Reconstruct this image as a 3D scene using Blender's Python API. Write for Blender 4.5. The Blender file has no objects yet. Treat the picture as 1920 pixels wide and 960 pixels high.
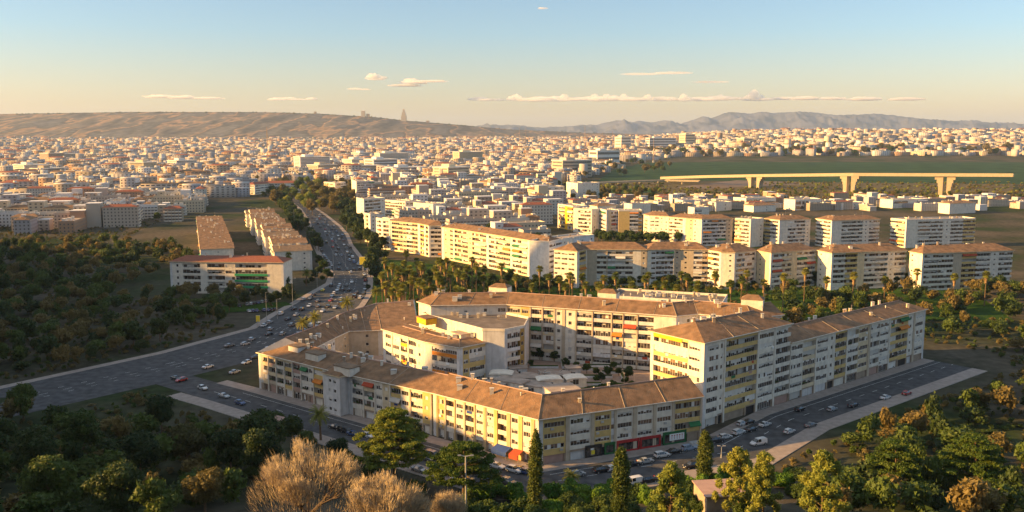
import bpy, math, random
from mathutils import Vector
R = math.radians
sc = bpy.context.scene
COL = sc.collection
PI = math.pi
rnd = random.Random(7)

# ---------------------------------------------------------------- camera, sky, sun, exposure
F, H, PXC, PYC = 1700.0, 86.0, 960.0, 480.0        # focal length in photo pixels, eye height in metres
TH = math.atan(232 / 1700.0)
SUN_AZ, SUN_EL = R(-97.0), R(15.5)                 # azimuth clockwise from +Y
cam_d = bpy.data.cameras.new('camera'); cam = bpy.data.objects.new('camera', cam_d); COL.objects.link(cam)
cam.location = (0, 0, H); cam.rotation_euler = (PI / 2 - TH, 0, 0)
cam_d.sensor_width = 36.0; cam_d.lens = 36.0 * F / 1920.0; cam_d.clip_start = 1.0; cam_d.clip_end = 90000.0
sc.camera = cam
w = bpy.data.worlds.new('World'); sc.world = w; w.use_nodes = True
nt = w.node_tree; bg = nt.nodes['Background']
sky = nt.nodes.new('ShaderNodeTexSky'); sky.sky_type = 'NISHITA'; sky.sun_disc = False
sky.sun_elevation = SUN_EL; sky.sun_rotation = SUN_AZ % (2 * PI)
sky.air_density = 1.0; sky.dust_density = .7; sky.ozone_density = 1.2; sky.altitude = 50
tint = nt.nodes.new('ShaderNodeMix'); tint.data_type = 'RGBA'; tint.blend_type = 'MULTIPLY'; tint.inputs[0].default_value = 1; 
tc = nt.nodes.new('ShaderNodeTexCoord'); sx = nt.nodes.new('ShaderNodeSeparateXYZ'); nt.links.new(tc.outputs['Generated'], sx.inputs[0])
mr = nt.nodes.new('ShaderNodeMapRange'); mr.inputs[1].default_value = 0.0; mr.inputs[2].default_value = .105; nt.links.new(sx.outputs[2], mr.inputs[0])
tn = nt.nodes.new('ShaderNodeMix'); tn.data_type = 'RGBA'; tn.inputs[6].default_value = (1.30, .98, .84, 1); tn.inputs[7].default_value = (.96, 1.07, 1.22, 1)
nt.links.new(mr.outputs[0], tn.inputs[0])
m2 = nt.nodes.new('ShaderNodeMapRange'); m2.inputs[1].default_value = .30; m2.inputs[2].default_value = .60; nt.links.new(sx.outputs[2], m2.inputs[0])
t2 = nt.nodes.new('ShaderNodeMix'); t2.data_type = 'RGBA'; t2.inputs[7].default_value = (3.0, 2.3, 1.7, 1)      # brighter, warmer tint added to the unseen upper sky as fill light
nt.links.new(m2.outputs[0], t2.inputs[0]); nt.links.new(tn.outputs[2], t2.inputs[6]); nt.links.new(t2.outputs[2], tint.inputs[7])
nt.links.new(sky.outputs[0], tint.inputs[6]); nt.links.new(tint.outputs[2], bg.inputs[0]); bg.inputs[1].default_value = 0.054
sl = bpy.data.lights.new('sun', 'SUN'); sun = bpy.data.objects.new('sun', sl); COL.objects.link(sun)
sl.energy = 5.0; sl.angle = R(0.6); sl.color = (1.0, 0.56, 0.165)
SD = Vector((math.sin(SUN_AZ) * math.cos(SUN_EL), math.cos(SUN_AZ) * math.cos(SUN_EL), math.sin(SUN_EL)))
sun.rotation_euler = SD.to_track_quat('Z', 'Y').to_euler()
sc.view_settings.view_transform = 'Standard'; sc.view_settings.look = 'None'
sc.view_settings.gamma = 1.0; sc.view_settings.use_curve_mapping = False
sc.view_settings.exposure = 1.52
sc.cycles.volume_bounces = 3; sc.cycles.max_bounces = 6; sc.cycles.transparent_max_bounces = 8
sc.cycles.use_denoising = True
try: sc.cycles.volume_step_rate = 4
except Exception: pass

# ---------------------------------------------------------------- projection helpers (a pixel and a height give a point)
CT, ST = math.cos(TH), math.sin(TH)
def at(x, y, z=0.0):
    u = (x - PXC) / F; v = (y - PYC) / F
    t = (z - H) / (-ST - v * CT)
    return (u * t, (CT - v * ST) * t)
def at3(x, y, z=0.0):
    a = at(x, y, z); return (a[0], a[1], z)
def ray(x, y, Y):                                   # point of the pixel's ray at distance Y
    u = (x - PXC) / F; v = (y - PYC) / F
    t = Y / (CT - v * ST)
    return (u * t, Y, H + (-ST - v * CT) * t)
def sstep(a, b, x):
    t = min(1, max(0, (x - a) / (b - a))); return t * t * (3 - 2 * t)

# ---------------------------------------------------------------- materials
MATS = {}
def nodes(name):
    m = bpy.data.materials.new(name); m.use_nodes = True; MATS[name] = m
    return m, m.node_tree.nodes, m.node_tree.links, m.node_tree.nodes['Principled BSDF']
def mat(name, c=None, rough=0.8, var=0.12, scale=0.6, rand=0.0, bump=0.0, bscale=8.0, spec=0.3, metal=0.0, dirt=None):
    m, N, L, b = nodes(name)
    b.inputs['Roughness'].default_value = rough; b.inputs['Metallic'].default_value = metal
    b.inputs['Specular IOR Level'].default_value = spec
    geo = N.new('ShaderNodeNewGeometry')
    no = N.new('ShaderNodeTexNoise'); no.inputs['Scale'].default_value = scale; no.inputs['Detail'].default_value = 5
    L.new(geo.outputs['Position'], no.inputs['Vector'])
    ra = N.new('ShaderNodeMapRange'); ra.inputs[1].default_value = .3; ra.inputs[2].default_value = .7
    ra.inputs[3].default_value = 1 - var; ra.inputs[4].default_value = 1 + var
    L.new(no.outputs[0], ra.inputs[0])
    hs = N.new('ShaderNodeHueSaturation'); hs.inputs['Color'].default_value = (*c, 1)
    out = ra.outputs[0]
    if rand:
        oi = N.new('ShaderNodeObjectInfo'); r2 = N.new('ShaderNodeMapRange')
        r2.inputs[3].default_value = 1 - rand; r2.inputs[4].default_value = 1 + rand
        L.new(oi.outputs['Random'], r2.inputs[0])
        mu = N.new('ShaderNodeMath'); mu.operation = 'MULTIPLY'
        L.new(out, mu.inputs[0]); L.new(r2.outputs[0], mu.inputs[1]); out = mu.outputs[0]
    L.new(out, hs.inputs['Value'])
    co = hs.outputs[0]
    if dirt:                                        # rain streaks and stains, long in z
        mp = N.new('ShaderNodeMapping'); mp.inputs['Scale'].default_value = (1.1, 1.1, .12)
        n2 = N.new('ShaderNodeTexNoise'); n2.inputs['Scale'].default_value = 1.0; n2.inputs['Detail'].default_value = 6
        L.new(geo.outputs['Position'], mp.inputs[0]); L.new(mp.outputs[0], n2.inputs['Vector'])
        r3 = N.new('ShaderNodeMapRange'); r3.inputs[1].default_value = .5; r3.inputs[2].default_value = .75
        r3.inputs[3].default_value = 0; r3.inputs[4].default_value = dirt
        L.new(n2.outputs[0], r3.inputs[0])
        mx = N.new('ShaderNodeMix'); mx.data_type = 'RGBA'; mx.inputs[7].default_value = (.22, .17, .12, 1)
        L.new(r3.outputs[0], mx.inputs[0]); L.new(co, mx.inputs[6]); co = mx.outputs[2]
    L.new(co, b.inputs['Base Color'])
    if bump:
        nb = N.new('ShaderNodeTexNoise'); nb.inputs['Scale'].default_value = bscale; nb.inputs['Detail'].default_value = 3
        L.new(geo.outputs['Position'], nb.inputs['Vector'])
        bu = N.new('ShaderNodeBump'); bu.inputs['Strength'].default_value = bump; bu.inputs['Distance'].default_value = .3
        L.new(nb.outputs[0], bu.inputs['Height']); L.new(bu.outputs[0], b.inputs['Normal'])
    return m
mat('white', (.73, .67, .57), dirt=.22, rand=.03)
mat('white2', (.66, .64, .62), dirt=.3, rand=.08)
mat('cream', (.68, .55, .36), dirt=.25, rand=.04)
mat('beige', (.52, .43, .32), dirt=.3)
mat('yellow', (.62, .44, .17), dirt=.15)
mat('tan', (.55, .40, .22), dirt=.2)
mat('gold', (.74, .42, .02), dirt=.1)
mat('ochre', (.42, .26, .07), dirt=.2)
mat('orange', (.62, .22, .03))
mat('redtile', (.27, .09, .05), bump=.4, var=.25, scale=1.5)
mat('tile', (.225, .13, .07), bump=.6, bscale=3.0, var=.36, scale=.45, dirt=.5, rough=.9)
mat('tile2', (.20, .135, .085), bump=.6, bscale=3.0, var=.25, scale=.5, dirt=.3, rough=.9)
mat('flat', (.17, .14, .12), var=.3, scale=.35, rough=.95)
mat('flat2', (.36, .29, .24), var=.25, scale=.35, rough=.95)
mat('stone', (.35, .27, .20), var=.2)
mat('pink', (.42, .27, .22), dirt=.2)
mat('shutter', (.62, .58, .52), rand=.25, var=.05)
mat('shutter_dark', (.16, .10, .07), rand=.4, var=.05)
mat('frame', (.62, .60, .56), rand=.3, var=.03)
mat('metal', (.42, .42, .42), rough=.5, metal=.3)
mat('dark', (.035, .03, .03), rough=.6)
mat('awn_red', (.42, .07, .03)); mat('awn_green', (.03, .16, .06)); mat('awn_blue', (.03, .07, .25)); mat('awn_orange', (.60, .20, .03))
mat('shop_red', (.40, .03, .03)); mat('shop_green', (.02, .12, .04)); mat('shop_blue', (.02, .05, .2))
mat('sign_white', (.8, .8, .78), var=.02); mat('sign_yellow', (.8, .62, .05), var=.03); mat('green_band', (.03, .30, .13), var=.05)
mat('asphalt', spec=.1, c=(.080, .080, .084), var=.34, scale=.35, rough=.85)
mat('asphalt2', spec=.05, c=(.085, .082, .085), var=.2, scale=.3, rough=.9)
mat('pave', (.30, .25, .22), var=.18, scale=.5)
mat('kerb', (.42, .40, .37)); mat('paint', (.7, .7, .68), var=.2, scale=2)
mat('court', (.34, .25, .20), var=.2, scale=.4)
mat('soil', spec=.02, c=(.12, .10, .055), var=.35, scale=.12)
mat('grass', spec=.02, c=(.045, .085, .02), var=.4, scale=.3)
mat('lawn', spec=.02, c=(.035, .075, .015), var=.3, scale=.8)
mat('trunk', (.13, .085, .05), var=.3, scale=2); mat('skirt', (.30, .19, .09), var=.3, scale=3)
mat('twig', (.44, .35, .23), var=.2, scale=1); mat('bark', (.11, .075, .05), var=.2)
def leafmat(name, c, c2, scale=.5):
    m, N, L, b = nodes(name)
    b.inputs['Roughness'].default_value = .6; b.inputs['Specular IOR Level'].default_value = .25
    geo = N.new('ShaderNodeNewGeometry'); oi = N.new('ShaderNodeObjectInfo')
    no = N.new('ShaderNodeTexNoise'); no.inputs['Scale'].default_value = scale; no.inputs['Detail'].default_value = 4
    L.new(geo.outputs['Position'], no.inputs['Vector'])
    ad = N.new('ShaderNodeMath'); ad.operation = 'MULTIPLY_ADD'; ad.inputs[1].default_value = .5
    L.new(oi.outputs['Random'], ad.inputs[0]); L.new(no.outputs[0], ad.inputs[2])
    ra = N.new('ShaderNodeMapRange'); ra.inputs[1].default_value = .45; ra.inputs[2].default_value = 1.05
    L.new(ad.outputs[0], ra.inputs[0])
    mx = N.new('ShaderNodeMix'); mx.data_type = 'RGBA'; mx.inputs[6].default_value = (*c, 1); mx.inputs[7].default_value = (*c2, 1)
    L.new(ra.outputs[0], mx.inputs[0]); L.new(mx.outputs[2], b.inputs['Base Color'])
    tr = N.new('ShaderNodeBsdfTranslucent'); L.new(mx.outputs[2], tr.inputs[0])
    ms = N.new('ShaderNodeMixShader'); ms.inputs[0].default_value = .3
    L.new(b.outputs[0], ms.inputs[1]); L.new(tr.outputs[0], ms.inputs[2])
    L.new(ms.outputs[0], N['Material Output'].inputs[0])
    return m
leafmat('leaf', (.03, .065, .012), (.09, .13, .025))
leafmat('leaf_pine', (.05, .095, .012), (.22, .25, .035))
leafmat('leaf_light', (.14, .19, .03), (.33, .33, .06))
leafmat('leaf_dark', (.02, .045, .014), (.05, .08, .02))
leafmat('leaf_palm', (.09, .13, .025), (.28, .27, .05))
leafmat('leaf_olive', (.09, .09, .03), (.20, .15, .05), .08)
leafmat('leaf_cypress', (.04, .075, .014), (.15, .17, .03), 1.2)
leafmat('leaf_bush', (.06, .15, .015), (.17, .28, .03))
def glassmat(name, c, rough=.12):
    m, N, L, b = nodes(name)
    oi = N.new('ShaderNodeObjectInfo'); geo = N.new('ShaderNodeNewGeometry')
    no = N.new('ShaderNodeTexNoise'); no.inputs['Scale'].default_value = .9; L.new(geo.outputs['Position'], no.inputs['Vector'])
    ra = N.new('ShaderNodeMapRange'); ra.inputs[1].default_value = .35; ra.inputs[2].default_value = .65; ra.inputs[3].default_value = .4; ra.inputs[4].default_value = 2.2
    L.new(no.outputs[0], ra.inputs[0])
    hs = N.new('ShaderNodeHueSaturation'); hs.inputs['Color'].default_value = (*c, 1); L.new(ra.outputs[0], hs.inputs['Value'])
    L.new(hs.outputs[0], b.inputs['Base Color']); b.inputs['Roughness'].default_value = rough
    b.inputs['Specular IOR Level'].default_value = .9
    return m
glassmat('glass', (.055, .045, .04)); glassmat('car_glass', (.02, .022, .026), .05)
glassmat('glass_dim', (.07, .06, .055), .4)
def objcol(name, rough=.3, coat=.0, metal=0.0):       # takes each object's own colour
    m, N, L, b = nodes(name)
    oi = N.new('ShaderNodeObjectInfo'); L.new(oi.outputs['Color'], b.inputs['Base Color'])
    b.inputs['Roughness'].default_value = rough; b.inputs['Coat Weight'].default_value = coat; b.inputs['Metallic'].default_value = metal
    return m
objcol('car_paint', .35, .6, .15); objcol('cloth', .9)
mat('tyre', (.02, .02, .02)); mat('lamp_glass', (.75, .75, .72), rough=.2, var=0)
mat('tail_red', (.35, .01, .01), rough=.3, var=0)
# walls of the far city: one material, its tint taken from each island or object at random
def citymat(name, attr):
    m, N, L, b = nodes(name)
    geo = N.new('ShaderNodeNewGeometry'); cr = N.new('ShaderNodeValToRGB')
    if not attr:
        oi = N.new('ShaderNodeObjectInfo'); L.new(oi.outputs['Color'], b.inputs['Base Color']); b.inputs['Roughness'].default_value = .85; return m
    src = geo.outputs['Random Per Island']
    cr.color_ramp.interpolation = 'CONSTANT'
    cols = [(.52, .48, .44), (.44, .38, .33), (.52, .43, .31), (.36, .29, .22), (.60, .57, .54), (.38, .24, .15), (.46, .39, .35), (.34, .32, .33)]
    e = cr.color_ramp.elements; e[0].position = 0; e[0].color = (*cols[0], 1); e[1].position = 1 / 8; e[1].color = (*cols[1], 1)
    for i in range(2, 8):
        q = e.new(i / 8); q.color = (*cols[i], 1)
    L.new(src, cr.inputs[0]); L.new(cr.outputs[0], b.inputs['Base Color'])
    b.inputs['Roughness'].default_value = .85
    return m
citymat('city_wall', False); citymat('city_wall_far', True)

# ---------------------------------------------------------------- mesh builder
class MB:
    def __init__(s, o=(0, 0, 0)): s.v = []; s.f = []; s.m = []; s.mats = []; s.o = o
    def mi(s, m):
        if m not in s.mats: s.mats.append(m)
        return s.mats.index(m)
    def add(s, vs, fs, m):
        b = len(s.v); o = s.o; k = s.mi(m)
        s.v += [(p[0] - o[0], p[1] - o[1], p[2] - o[2]) for p in vs]
        for f in fs: s.f.append([b + i for i in f]); s.m.append(k)
    def quad(s, a, b, c, d, m): s.add([a, b, c, d], [(0, 1, 2, 3)], m)
    def hexa(s, p, m):                              # 8 points: bottom ring 0-3 counterclockwise, top ring 4-7
        s.add(p, [(3, 2, 1, 0), (4, 5, 6, 7), (0, 1, 5, 4), (1, 2, 6, 5), (2, 3, 7, 6), (3, 0, 4, 7)], m)
    def box(s, x0, x1, y0, y1, z0, z1, m):
        s.hexa([(x0, y0, z0), (x1, y0, z0), (x1, y1, z0), (x0, y1, z0), (x0, y0, z1), (x1, y0, z1), (x1, y1, z1), (x0, y1, z1)], m)
    def fbox(s, fr, u0, u1, n0, n1, z0, z1, m):      # box in a facade frame: u along, n outward
        P = fr.P
        s.hexa([P(u0, n1, z0), P(u1, n1, z0), P(u1, n0, z0), P(u0, n0, z0), P(u0, n1, z1), P(u1, n1, z1), P(u1, n0, z1), P(u0, n0, z1)], m)
    def prism(s, poly, z0, z1, m, mtop=None, bottom=False):
        n = len(poly)
        vs = [(p[0], p[1], z0) for p in poly] + [(p[0], p[1], z1) for p in poly]
        s.add(vs, [(i, (i + 1) % n, n + (i + 1) % n, n + i) for i in range(n)], m)
        s.add([(p[0], p[1], z1) for p in poly], [tuple(range(n))], mtop or m)
        if bottom: s.add([(p[0], p[1], z0) for p in poly], [tuple(range(n - 1, -1, -1))], m)
    def tube(s, a, b, ra, rb, m, k=6, cap=False):
        a = Vector(a); b = Vector(b); d = (b - a)
        if d.length < 1e-6: return
        d.normalize(); x = d.orthogonal().normalized(); y = d.cross(x)
        vs = [tuple(a + (x * math.cos(2 * PI * i / k) + y * math.sin(2 * PI * i / k)) * ra) for i in range(k)]
        vs += [tuple(b + (x * math.cos(2 * PI * i / k) + y * math.sin(2 * PI * i / k)) * rb) for i in range(k)]
        s.add(vs, [(i, (i + 1) % k, k + (i + 1) % k, k + i) for i in range(k)], m)
        if cap: s.add(vs, [tuple(range(k, 2 * k)), tuple(range(k - 1, -1, -1))], m)
    def mesh(s, name, smooth=False):
        me = bpy.data.meshes.new(name); me.from_pydata(s.v, [], s.f)
        for m in s.mats: me.materials.append(MATS[m])
        me.polygons.foreach_set('material_index', s.m)
        if smooth: me.polygons.foreach_set('use_smooth', [True] * len(s.f))
        me.update(); return me
    def build(s, name, parent=None, loc=None, smooth=False):
        if not s.f: return None
        o = bpy.data.objects.new(name, s.mesh(name, smooth)); COL.objects.link(o)
        if parent: o.parent = parent
        elif loc is None: o.location = s.o
        if loc is not None: o.location = loc
        return o
class Frame:
    def __init__(s, p0, p1):
        s.p0 = p0; dx, dy = p1[0] - p0[0], p1[1] - p0[1]; s.L = math.hypot(dx, dy)
        s.ux, s.uy = dx / s.L, dy / s.L; s.nx, s.ny = s.uy, -s.ux; s.rz = math.atan2(dy, dx)
    def P(s, u, n, z): return (s.p0[0] + s.ux * u + s.nx * n, s.p0[1] + s.uy * u + s.ny * n, z)
def inst(name, me, parent, loc, rz=0, sc_=None, color=None):
    o = bpy.data.objects.new(name, me); COL.objects.link(o); o.parent = parent; o.location = loc; o.rotation_euler = (0, 0, rz)
    if sc_: o.scale = sc_
    if color: o.color = (*color, 1)
    return o
def tag(o, label, cat, group=None, kind=None):
    if label: o['label'] = label
    if cat: o['category'] = cat
    if group: o['group'] = group
    if kind: o['kind'] = kind
    return o
def empty(name, loc, rz=0):
    o = bpy.data.objects.new(name, None); COL.objects.link(o); o.location = loc; o.rotation_euler = (0, 0, rz); return o
def thing(name, loc, label, cat, group=None, rz=0): return tag(empty(name, loc, rz), label, cat, group)
def struct(o, kind='structure'): o['kind'] = kind; return o
def offset(poly, d, closed=False):                  # shifts each segment to the left of its direction by d (number or list)
    n = len(poly); segs = []
    m = n if closed else n - 1
    ds = d if isinstance(d, (list, tuple)) else [d] * m
    for i in range(m):
        a, b = poly[i], poly[(i + 1) % n]; L = math.hypot(b[0] - a[0], b[1] - a[1]); nx, ny = -(b[1] - a[1]) / L, (b[0] - a[0]) / L
        segs.append(((a[0] + nx * ds[i], a[1] + ny * ds[i]), (b[0] - a[0], b[1] - a[1]), (nx, ny, ds[i])))
    out = []
    for i in range(n):
        if closed or 0 < i < n - 1:
            (p, r, q1), (q, t, q2) = segs[(i - 1) % m], segs[i % m]
            cr = r[0] * t[1] - r[1] * t[0]
            if abs(cr) < .02 * math.hypot(*r) * math.hypot(*t):
                out.append((poly[i][0] + q2[0] * max(q1[2], q2[2]), poly[i][1] + q2[1] * max(q1[2], q2[2]))); continue
            k = ((q[0] - p[0]) * t[1] - (q[1] - p[1]) * t[0]) / cr
            out.append((p[0] + r[0] * k, p[1] + r[1] * k))
        elif i == 0: out.append(segs[0][0])
        else: p, r, _ = segs[-1]; out.append((p[0] + r[0], p[1] + r[1]))
    return out
# ---------------------------------------------------------------- terrain
def hgt(x, y):
    h = 0.0
    h += max(0, 200 - y) * .30 * 1.0
    if x < -10 - .6 * max(0, y) and -400 < y < 760:  # unseen ridge left of the view, crest heights shaped for its shadow
        cr = [(-400, 20), (0, 50), (143, 32), (175, 44), (192, 60), (203, 64), (220, 68), (245, 62), (265, 57), (285, 57), (330, 66), (430, 73), (470, 73), (520, 70), (600, 42), (760, 0)]
        for (y0, c0), (y1, c1) in zip(cr, cr[1:]):
            if y0 <= y <= y1: h += (c0 + (c1 - c0) * (y - y0) / (y1 - y0)) * sstep(10 + .6 * max(0, y), 110 + .6 * max(0, y), -x)
    h += 30 * sstep(2500, 6500, y) + 20 * sstep(6500, 20000, y)
    h += 60 * sstep(300, 1500, x) * sstep(2900, 4300, y) * sstep(7000, 5200, y)
    return h
def grid_ground():
    xs = [-24000, -12000, -7000, -4500, -3000, -2000, -1400, -1000, -800, -650, -560, -520, -490, -460, -430, -400, -375, -350, -325, -300, -280, -260, -240, -220, -200, -180]
    xs = xs + list(range(-160, 161, 20)) + [200, 300, 400, 550, 700, 900, 1100, 1300, 1500, 1800, 2200, 2800, 3500, 4500, 7000, 12000, 24000]
    ys = [-600, -300, -100, 0, 40, 80, 120, 150, 170, 185, 195, 205, 217] + list(range(230, 801, 15)) + [900, 1100, 1400, 1800, 2200, 2600, 3000, 3400, 3800, 4200, 4600, 5000, 5500, 6000, 6500, 7200, 8000, 10000, 14000, 20000, 30000]
    m = MB(); nx = len(xs); vs = [(x, y, hgt(x, y) - .02) for y in ys for x in xs]
    fs = [(j * nx + i, j * nx + i + 1, (j + 1) * nx + i + 1, (j + 1) * nx + i) for j in range(len(ys) - 1) for i in range(nx - 1)]
    m.add(vs, fs, 'ground')
    return struct(m.build('ground'))
def groundmat():
    m, N, L, b = nodes('ground'); b.inputs['Roughness'].default_value = .95; b.inputs['Specular IOR Level'].default_value = .02
    geo = N.new('ShaderNodeNewGeometry')
    n1 = N.new('ShaderNodeTexNoise'); n1.inputs['Scale'].default_value = .012; n1.inputs['Detail'].default_value = 8
    n2 = N.new('ShaderNodeTexNoise'); n2.inputs['Scale'].default_value = .25; n2.inputs['Detail'].default_value = 6
    for n in (n1, n2): L.new(geo.outputs['Position'], n.inputs['Vector'])
    c1 = N.new('ShaderNodeValToRGB'); e = c1.color_ramp.elements
    e[0].position = .38; e[0].color = (.10, .085, .065, 1); e[1].position = .60; e[1].color = (.035, .05, .022, 1)
    q = e.new(.5); q.color = (.065, .062, .045, 1)
    L.new(n1.outputs[0], c1.inputs[0])
    ra = N.new('ShaderNodeMapRange'); ra.inputs[1].default_value = .3; ra.inputs[2].default_value = .7; ra.inputs[3].default_value = .7; ra.inputs[4].default_value = 1.3
    L.new(n2.outputs[0], ra.inputs[0])
    hs = N.new('ShaderNodeHueSaturation'); L.new(c1.outputs[0], hs.inputs['Color']); L.new(ra.outputs[0], hs.inputs['Value'])
    L.new(hs.outputs[0], b.inputs['Base Color'])
groundmat(); grid_ground()
def sheet(name, poly, m, z=.02, kind='structure'):
    b = MB(); b.add([(p[0], p[1], z) for p in poly], [tuple(range(len(poly)))], m)
    o = b.build(name); o['kind'] = kind
    if o.data.polygons[0].normal.z < 0: o.data.flip_normals()
    return o
def slab(name, poly, z0, z1, m, mtop=None):
    if sum(poly[i - 1][0] * poly[i][1] - poly[i][0] * poly[i - 1][1] for i in range(len(poly))) < 0: poly = poly[::-1]
    b = MB(); b.prism(poly, z0, z1, m, mtop); return struct(b.build(name))
def ribbon(name, left, right, m, z):
    b = MB(); n = min(len(left), len(right))
    for i in range(n - 1):
        b.quad((*left[i], z), (*right[i], z), (*right[i + 1], z), (*left[i + 1], z), m)
    o = b.build(name)
    if o.data.polygons[0].normal.z < 0: o.data.flip_normals()
    return struct(o)

# ---- hillside on the left horizon, mountains on the right
def crest(pts, x):
    for (x0, y0), (x1, y1) in zip(pts, pts[1:]):
        if x0 <= x <= x1: return y0 + (y1 - y0) * (x - x0) / (x1 - x0)
    return pts[-1][1] if x > pts[-1][0] else pts[0][1]
def fbm(x, y, s):
    from mathutils import noise
    return noise.fractal(Vector((x * s, y * s, 3.3)), 1.0, 2.0, 5)
def range_mesh(name, prof, Y0, Y1, x0, x1, step, m, rough, gully, zb0):
    b = MB(); cols = []; rows = 14
    x = x0
    while x <= x1: cols.append(x); x += step
    vs = []
    for x in cols:
        yc = sum(crest(prof, x + d) for d in (-3, -1, 0, 1, 3)) / 5; top = ray(x, yc, Y1)
        X1, Z1 = top[0], top[2] + fbm(x * 9, 0, .02) * rough * .12
        for j in range(rows + 1):
            t = j / rows
            Y = Y0 + (Y1 - Y0) * t; Xj = (x + gully * (1 - t)) / 1.0
            Xw = (Xj - PXC) / F * Y
            base = zb0; zz = base + (Z1 - base) * (t ** .85)
            wv = math.sin(t * PI)
            zz += wv * rough * (fbm(Xw, Y * .6, 1.6 / (Y1 * .05)) + .6 * abs(fbm(Xw + 777, Y, 4.5 / (Y1 * .05))))
            vs.append((Xw, Y, zz))
        vs.append((X1 * 1.05, Y1 * 1.05, zb0))
    n = rows + 2; fs = [(i * n + j, (i + 1) * n + j, (i + 1) * n + j + 1, i * n + j + 1) for i in range(len(cols) - 1) for j in range(n - 1)]
    b.add(vs, fs, m); return struct(b.build(name, smooth=True))
def hillmat():
    m, N, L, b = nodes('hillside'); b.inputs['Roughness'].default_value = .95; b.inputs['Specular IOR Level'].default_value = .02
    geo = N.new('ShaderNodeNewGeometry'); mp = N.new('ShaderNodeMapping')
    mp.inputs['Rotation'].default_value = (0, 0, R(28)); mp.inputs['Scale'].default_value = (.0052, .0011, .004)
    L.new(geo.outputs['Position'], mp.inputs[0])
    n1 = N.new('ShaderNodeTexNoise'); n1.inputs['Scale'].default_value = 1.0; n1.inputs['Detail'].default_value = 3
    L.new(mp.outputs[0], n1.inputs['Vector'])
    cr = N.new('ShaderNodeValToRGB'); e = cr.color_ramp.elements
    e[0].position = .36; e[0].color = (.15, .14, .13, 1); e[1].position = .66; e[1].color = (.08, .075, .07, 1)
    q = e.new(.5); q.color = (.34, .22, .13, 1); q = e.new(.46); q.color = (.09, .085, .08, 1); q = e.new(.54); q.color = (.17, .145, .12, 1)
    L.new(n1.outputs[0], cr.inputs[0])
    n2 = N.new('ShaderNodeTexNoise'); n2.inputs['Scale'].default_value = .02; n2.inputs['Detail'].default_value = 6; L.new(geo.outputs['Position'], n2.inputs['Vector'])
    ra = N.new('ShaderNodeMapRange'); ra.inputs[1].default_value = .3; ra.inputs[2].default_value = .7; ra.inputs[3].default_value = .6; ra.inputs[4].default_value = 1.3
    L.new(n2.outputs[0], ra.inputs[0]); hs = N.new('ShaderNodeHueSaturation'); L.new(cr.outputs[0], hs.inputs['Color']); L.new(ra.outputs[0], hs.inputs['Value'])
    L.new(hs.outputs[0], b.inputs['Base Color'])
hillmat(); mat('rock', (.105, .11, .145), var=.35, scale=.002, rough=.95, spec=.02)
HP = [(-300, 222), (0, 214), (250, 210), (480, 210), (600, 213), (700, 219), (760, 226), (860, 234), (960, 243), (1100, 249), (1230, 252), (1400, 256)]
range_mesh('hillside', HP, 6300, 8000, -300, 1400, 8, 'hillside', 11, -60, 24)
MP = [(820, 246), (900, 236), (960, 234), (1007, 239), (1054, 237.5), (1079, 235), (1116, 234), (1154, 225.6), (1179, 230), (1197, 226), (1219, 230), (1244, 225.6),
      (1266, 234), (1291, 226.5), (1316, 218), (1327, 222), (1344, 215.6), (1363, 210), (1385, 211), (1400, 213), (1422, 209), (1440, 212), (1500, 209), (1560, 216),
      (1640, 213), (1740, 225), (1840, 229), (1960, 236), (2100, 244)]
range_mesh('mountains', MP, 15000, 18500, 820, 2100, 3, 'rock', 110, 30, 40)

# ---- roads, kerbs and pavements round the big block
BL = [at(150, 1010), at(300, 716), at(480, 616), at(519, 590), at(551, 572), at(596, 546), at(622, 531), at(628, 514), at(612, 492), at(600, 470), at(590, 445), at(582, 415), at(566, 392), at(540, 372), at(515, 352)]
BR = [at(300, 1060), at(395, 770), (-97, 338), (-88, 362), (-80, 395), at(673, 573), at(686, 554), at(690, 528), at(688, 508), at(672, 482), at(655, 460), at(647, 439), at(634, 424), at(607, 405), at(575, 384)]
BL[0] = (-182, 285); BL[1] = (-137, 347); BR[0] = (-160, 258); BR[1] = (-114, 314); BR[-1] = at(560, 372); BR[-2] = at(607, 402)
BR.insert(-1, at(580, 384)); BL.insert(-1, at(528, 362)); 
ribbon('road', BL, BR, 'asphalt', .05)
def verge(name, line, wdt, side, m='pave', z1=.15):
    off = offset(line, wdt * side)
    b = MB()
    for i in range(len(line) - 1):
        q = [line[i], line[i + 1], off[i + 1], off[i]]
        if side < 0: q = q[::-1]
        b.prism(q, -.1, z1, 'kerb', m)
    return struct(b.build(name))
verge('pavement', BL, 3.5, 1); verge('pavement', BR[3:], 3.0, -1)
# ---- street along the front of the block
A0 = at(484, 661, 12.5); A1 = at(655, 706, 12); A2 = at(812, 740, 12); A3 = at(1010, 790, 12); A4 = at(1316, 747, 12)
T0 = (55.6, 256.0); T1 = at(1424, 624, 25); T2 = (T1[0] + (T1[0] - T0[0]) * 4.0, T1[1] + (T1[1] - T0[1]) * 4.0)
front = [(A0[0] - 14, A0[1] + 10), A0, A3, A4, T1, (T2[0], T2[1])]
k_in = offset(front, -4.5); k_out = offset(front, -18.5); k_far = offset(front, -24)
fr2 = [(A0[0] - 37, A0[1] + 28.5)] + front[1:]
ribbon('road', offset(fr2, -4.5), offset(fr2, -18.5), 'asphalt', .06)
verge('pavement', front, 4.5, -1); 
b = MB()
for i in range(len(k_out) - 1): b.prism([k_out[i + 1], k_out[i], k_far[i], k_far[i + 1]], -.1, .15, 'kerb', 'pave')
struct(b.build('pavement'))
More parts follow.
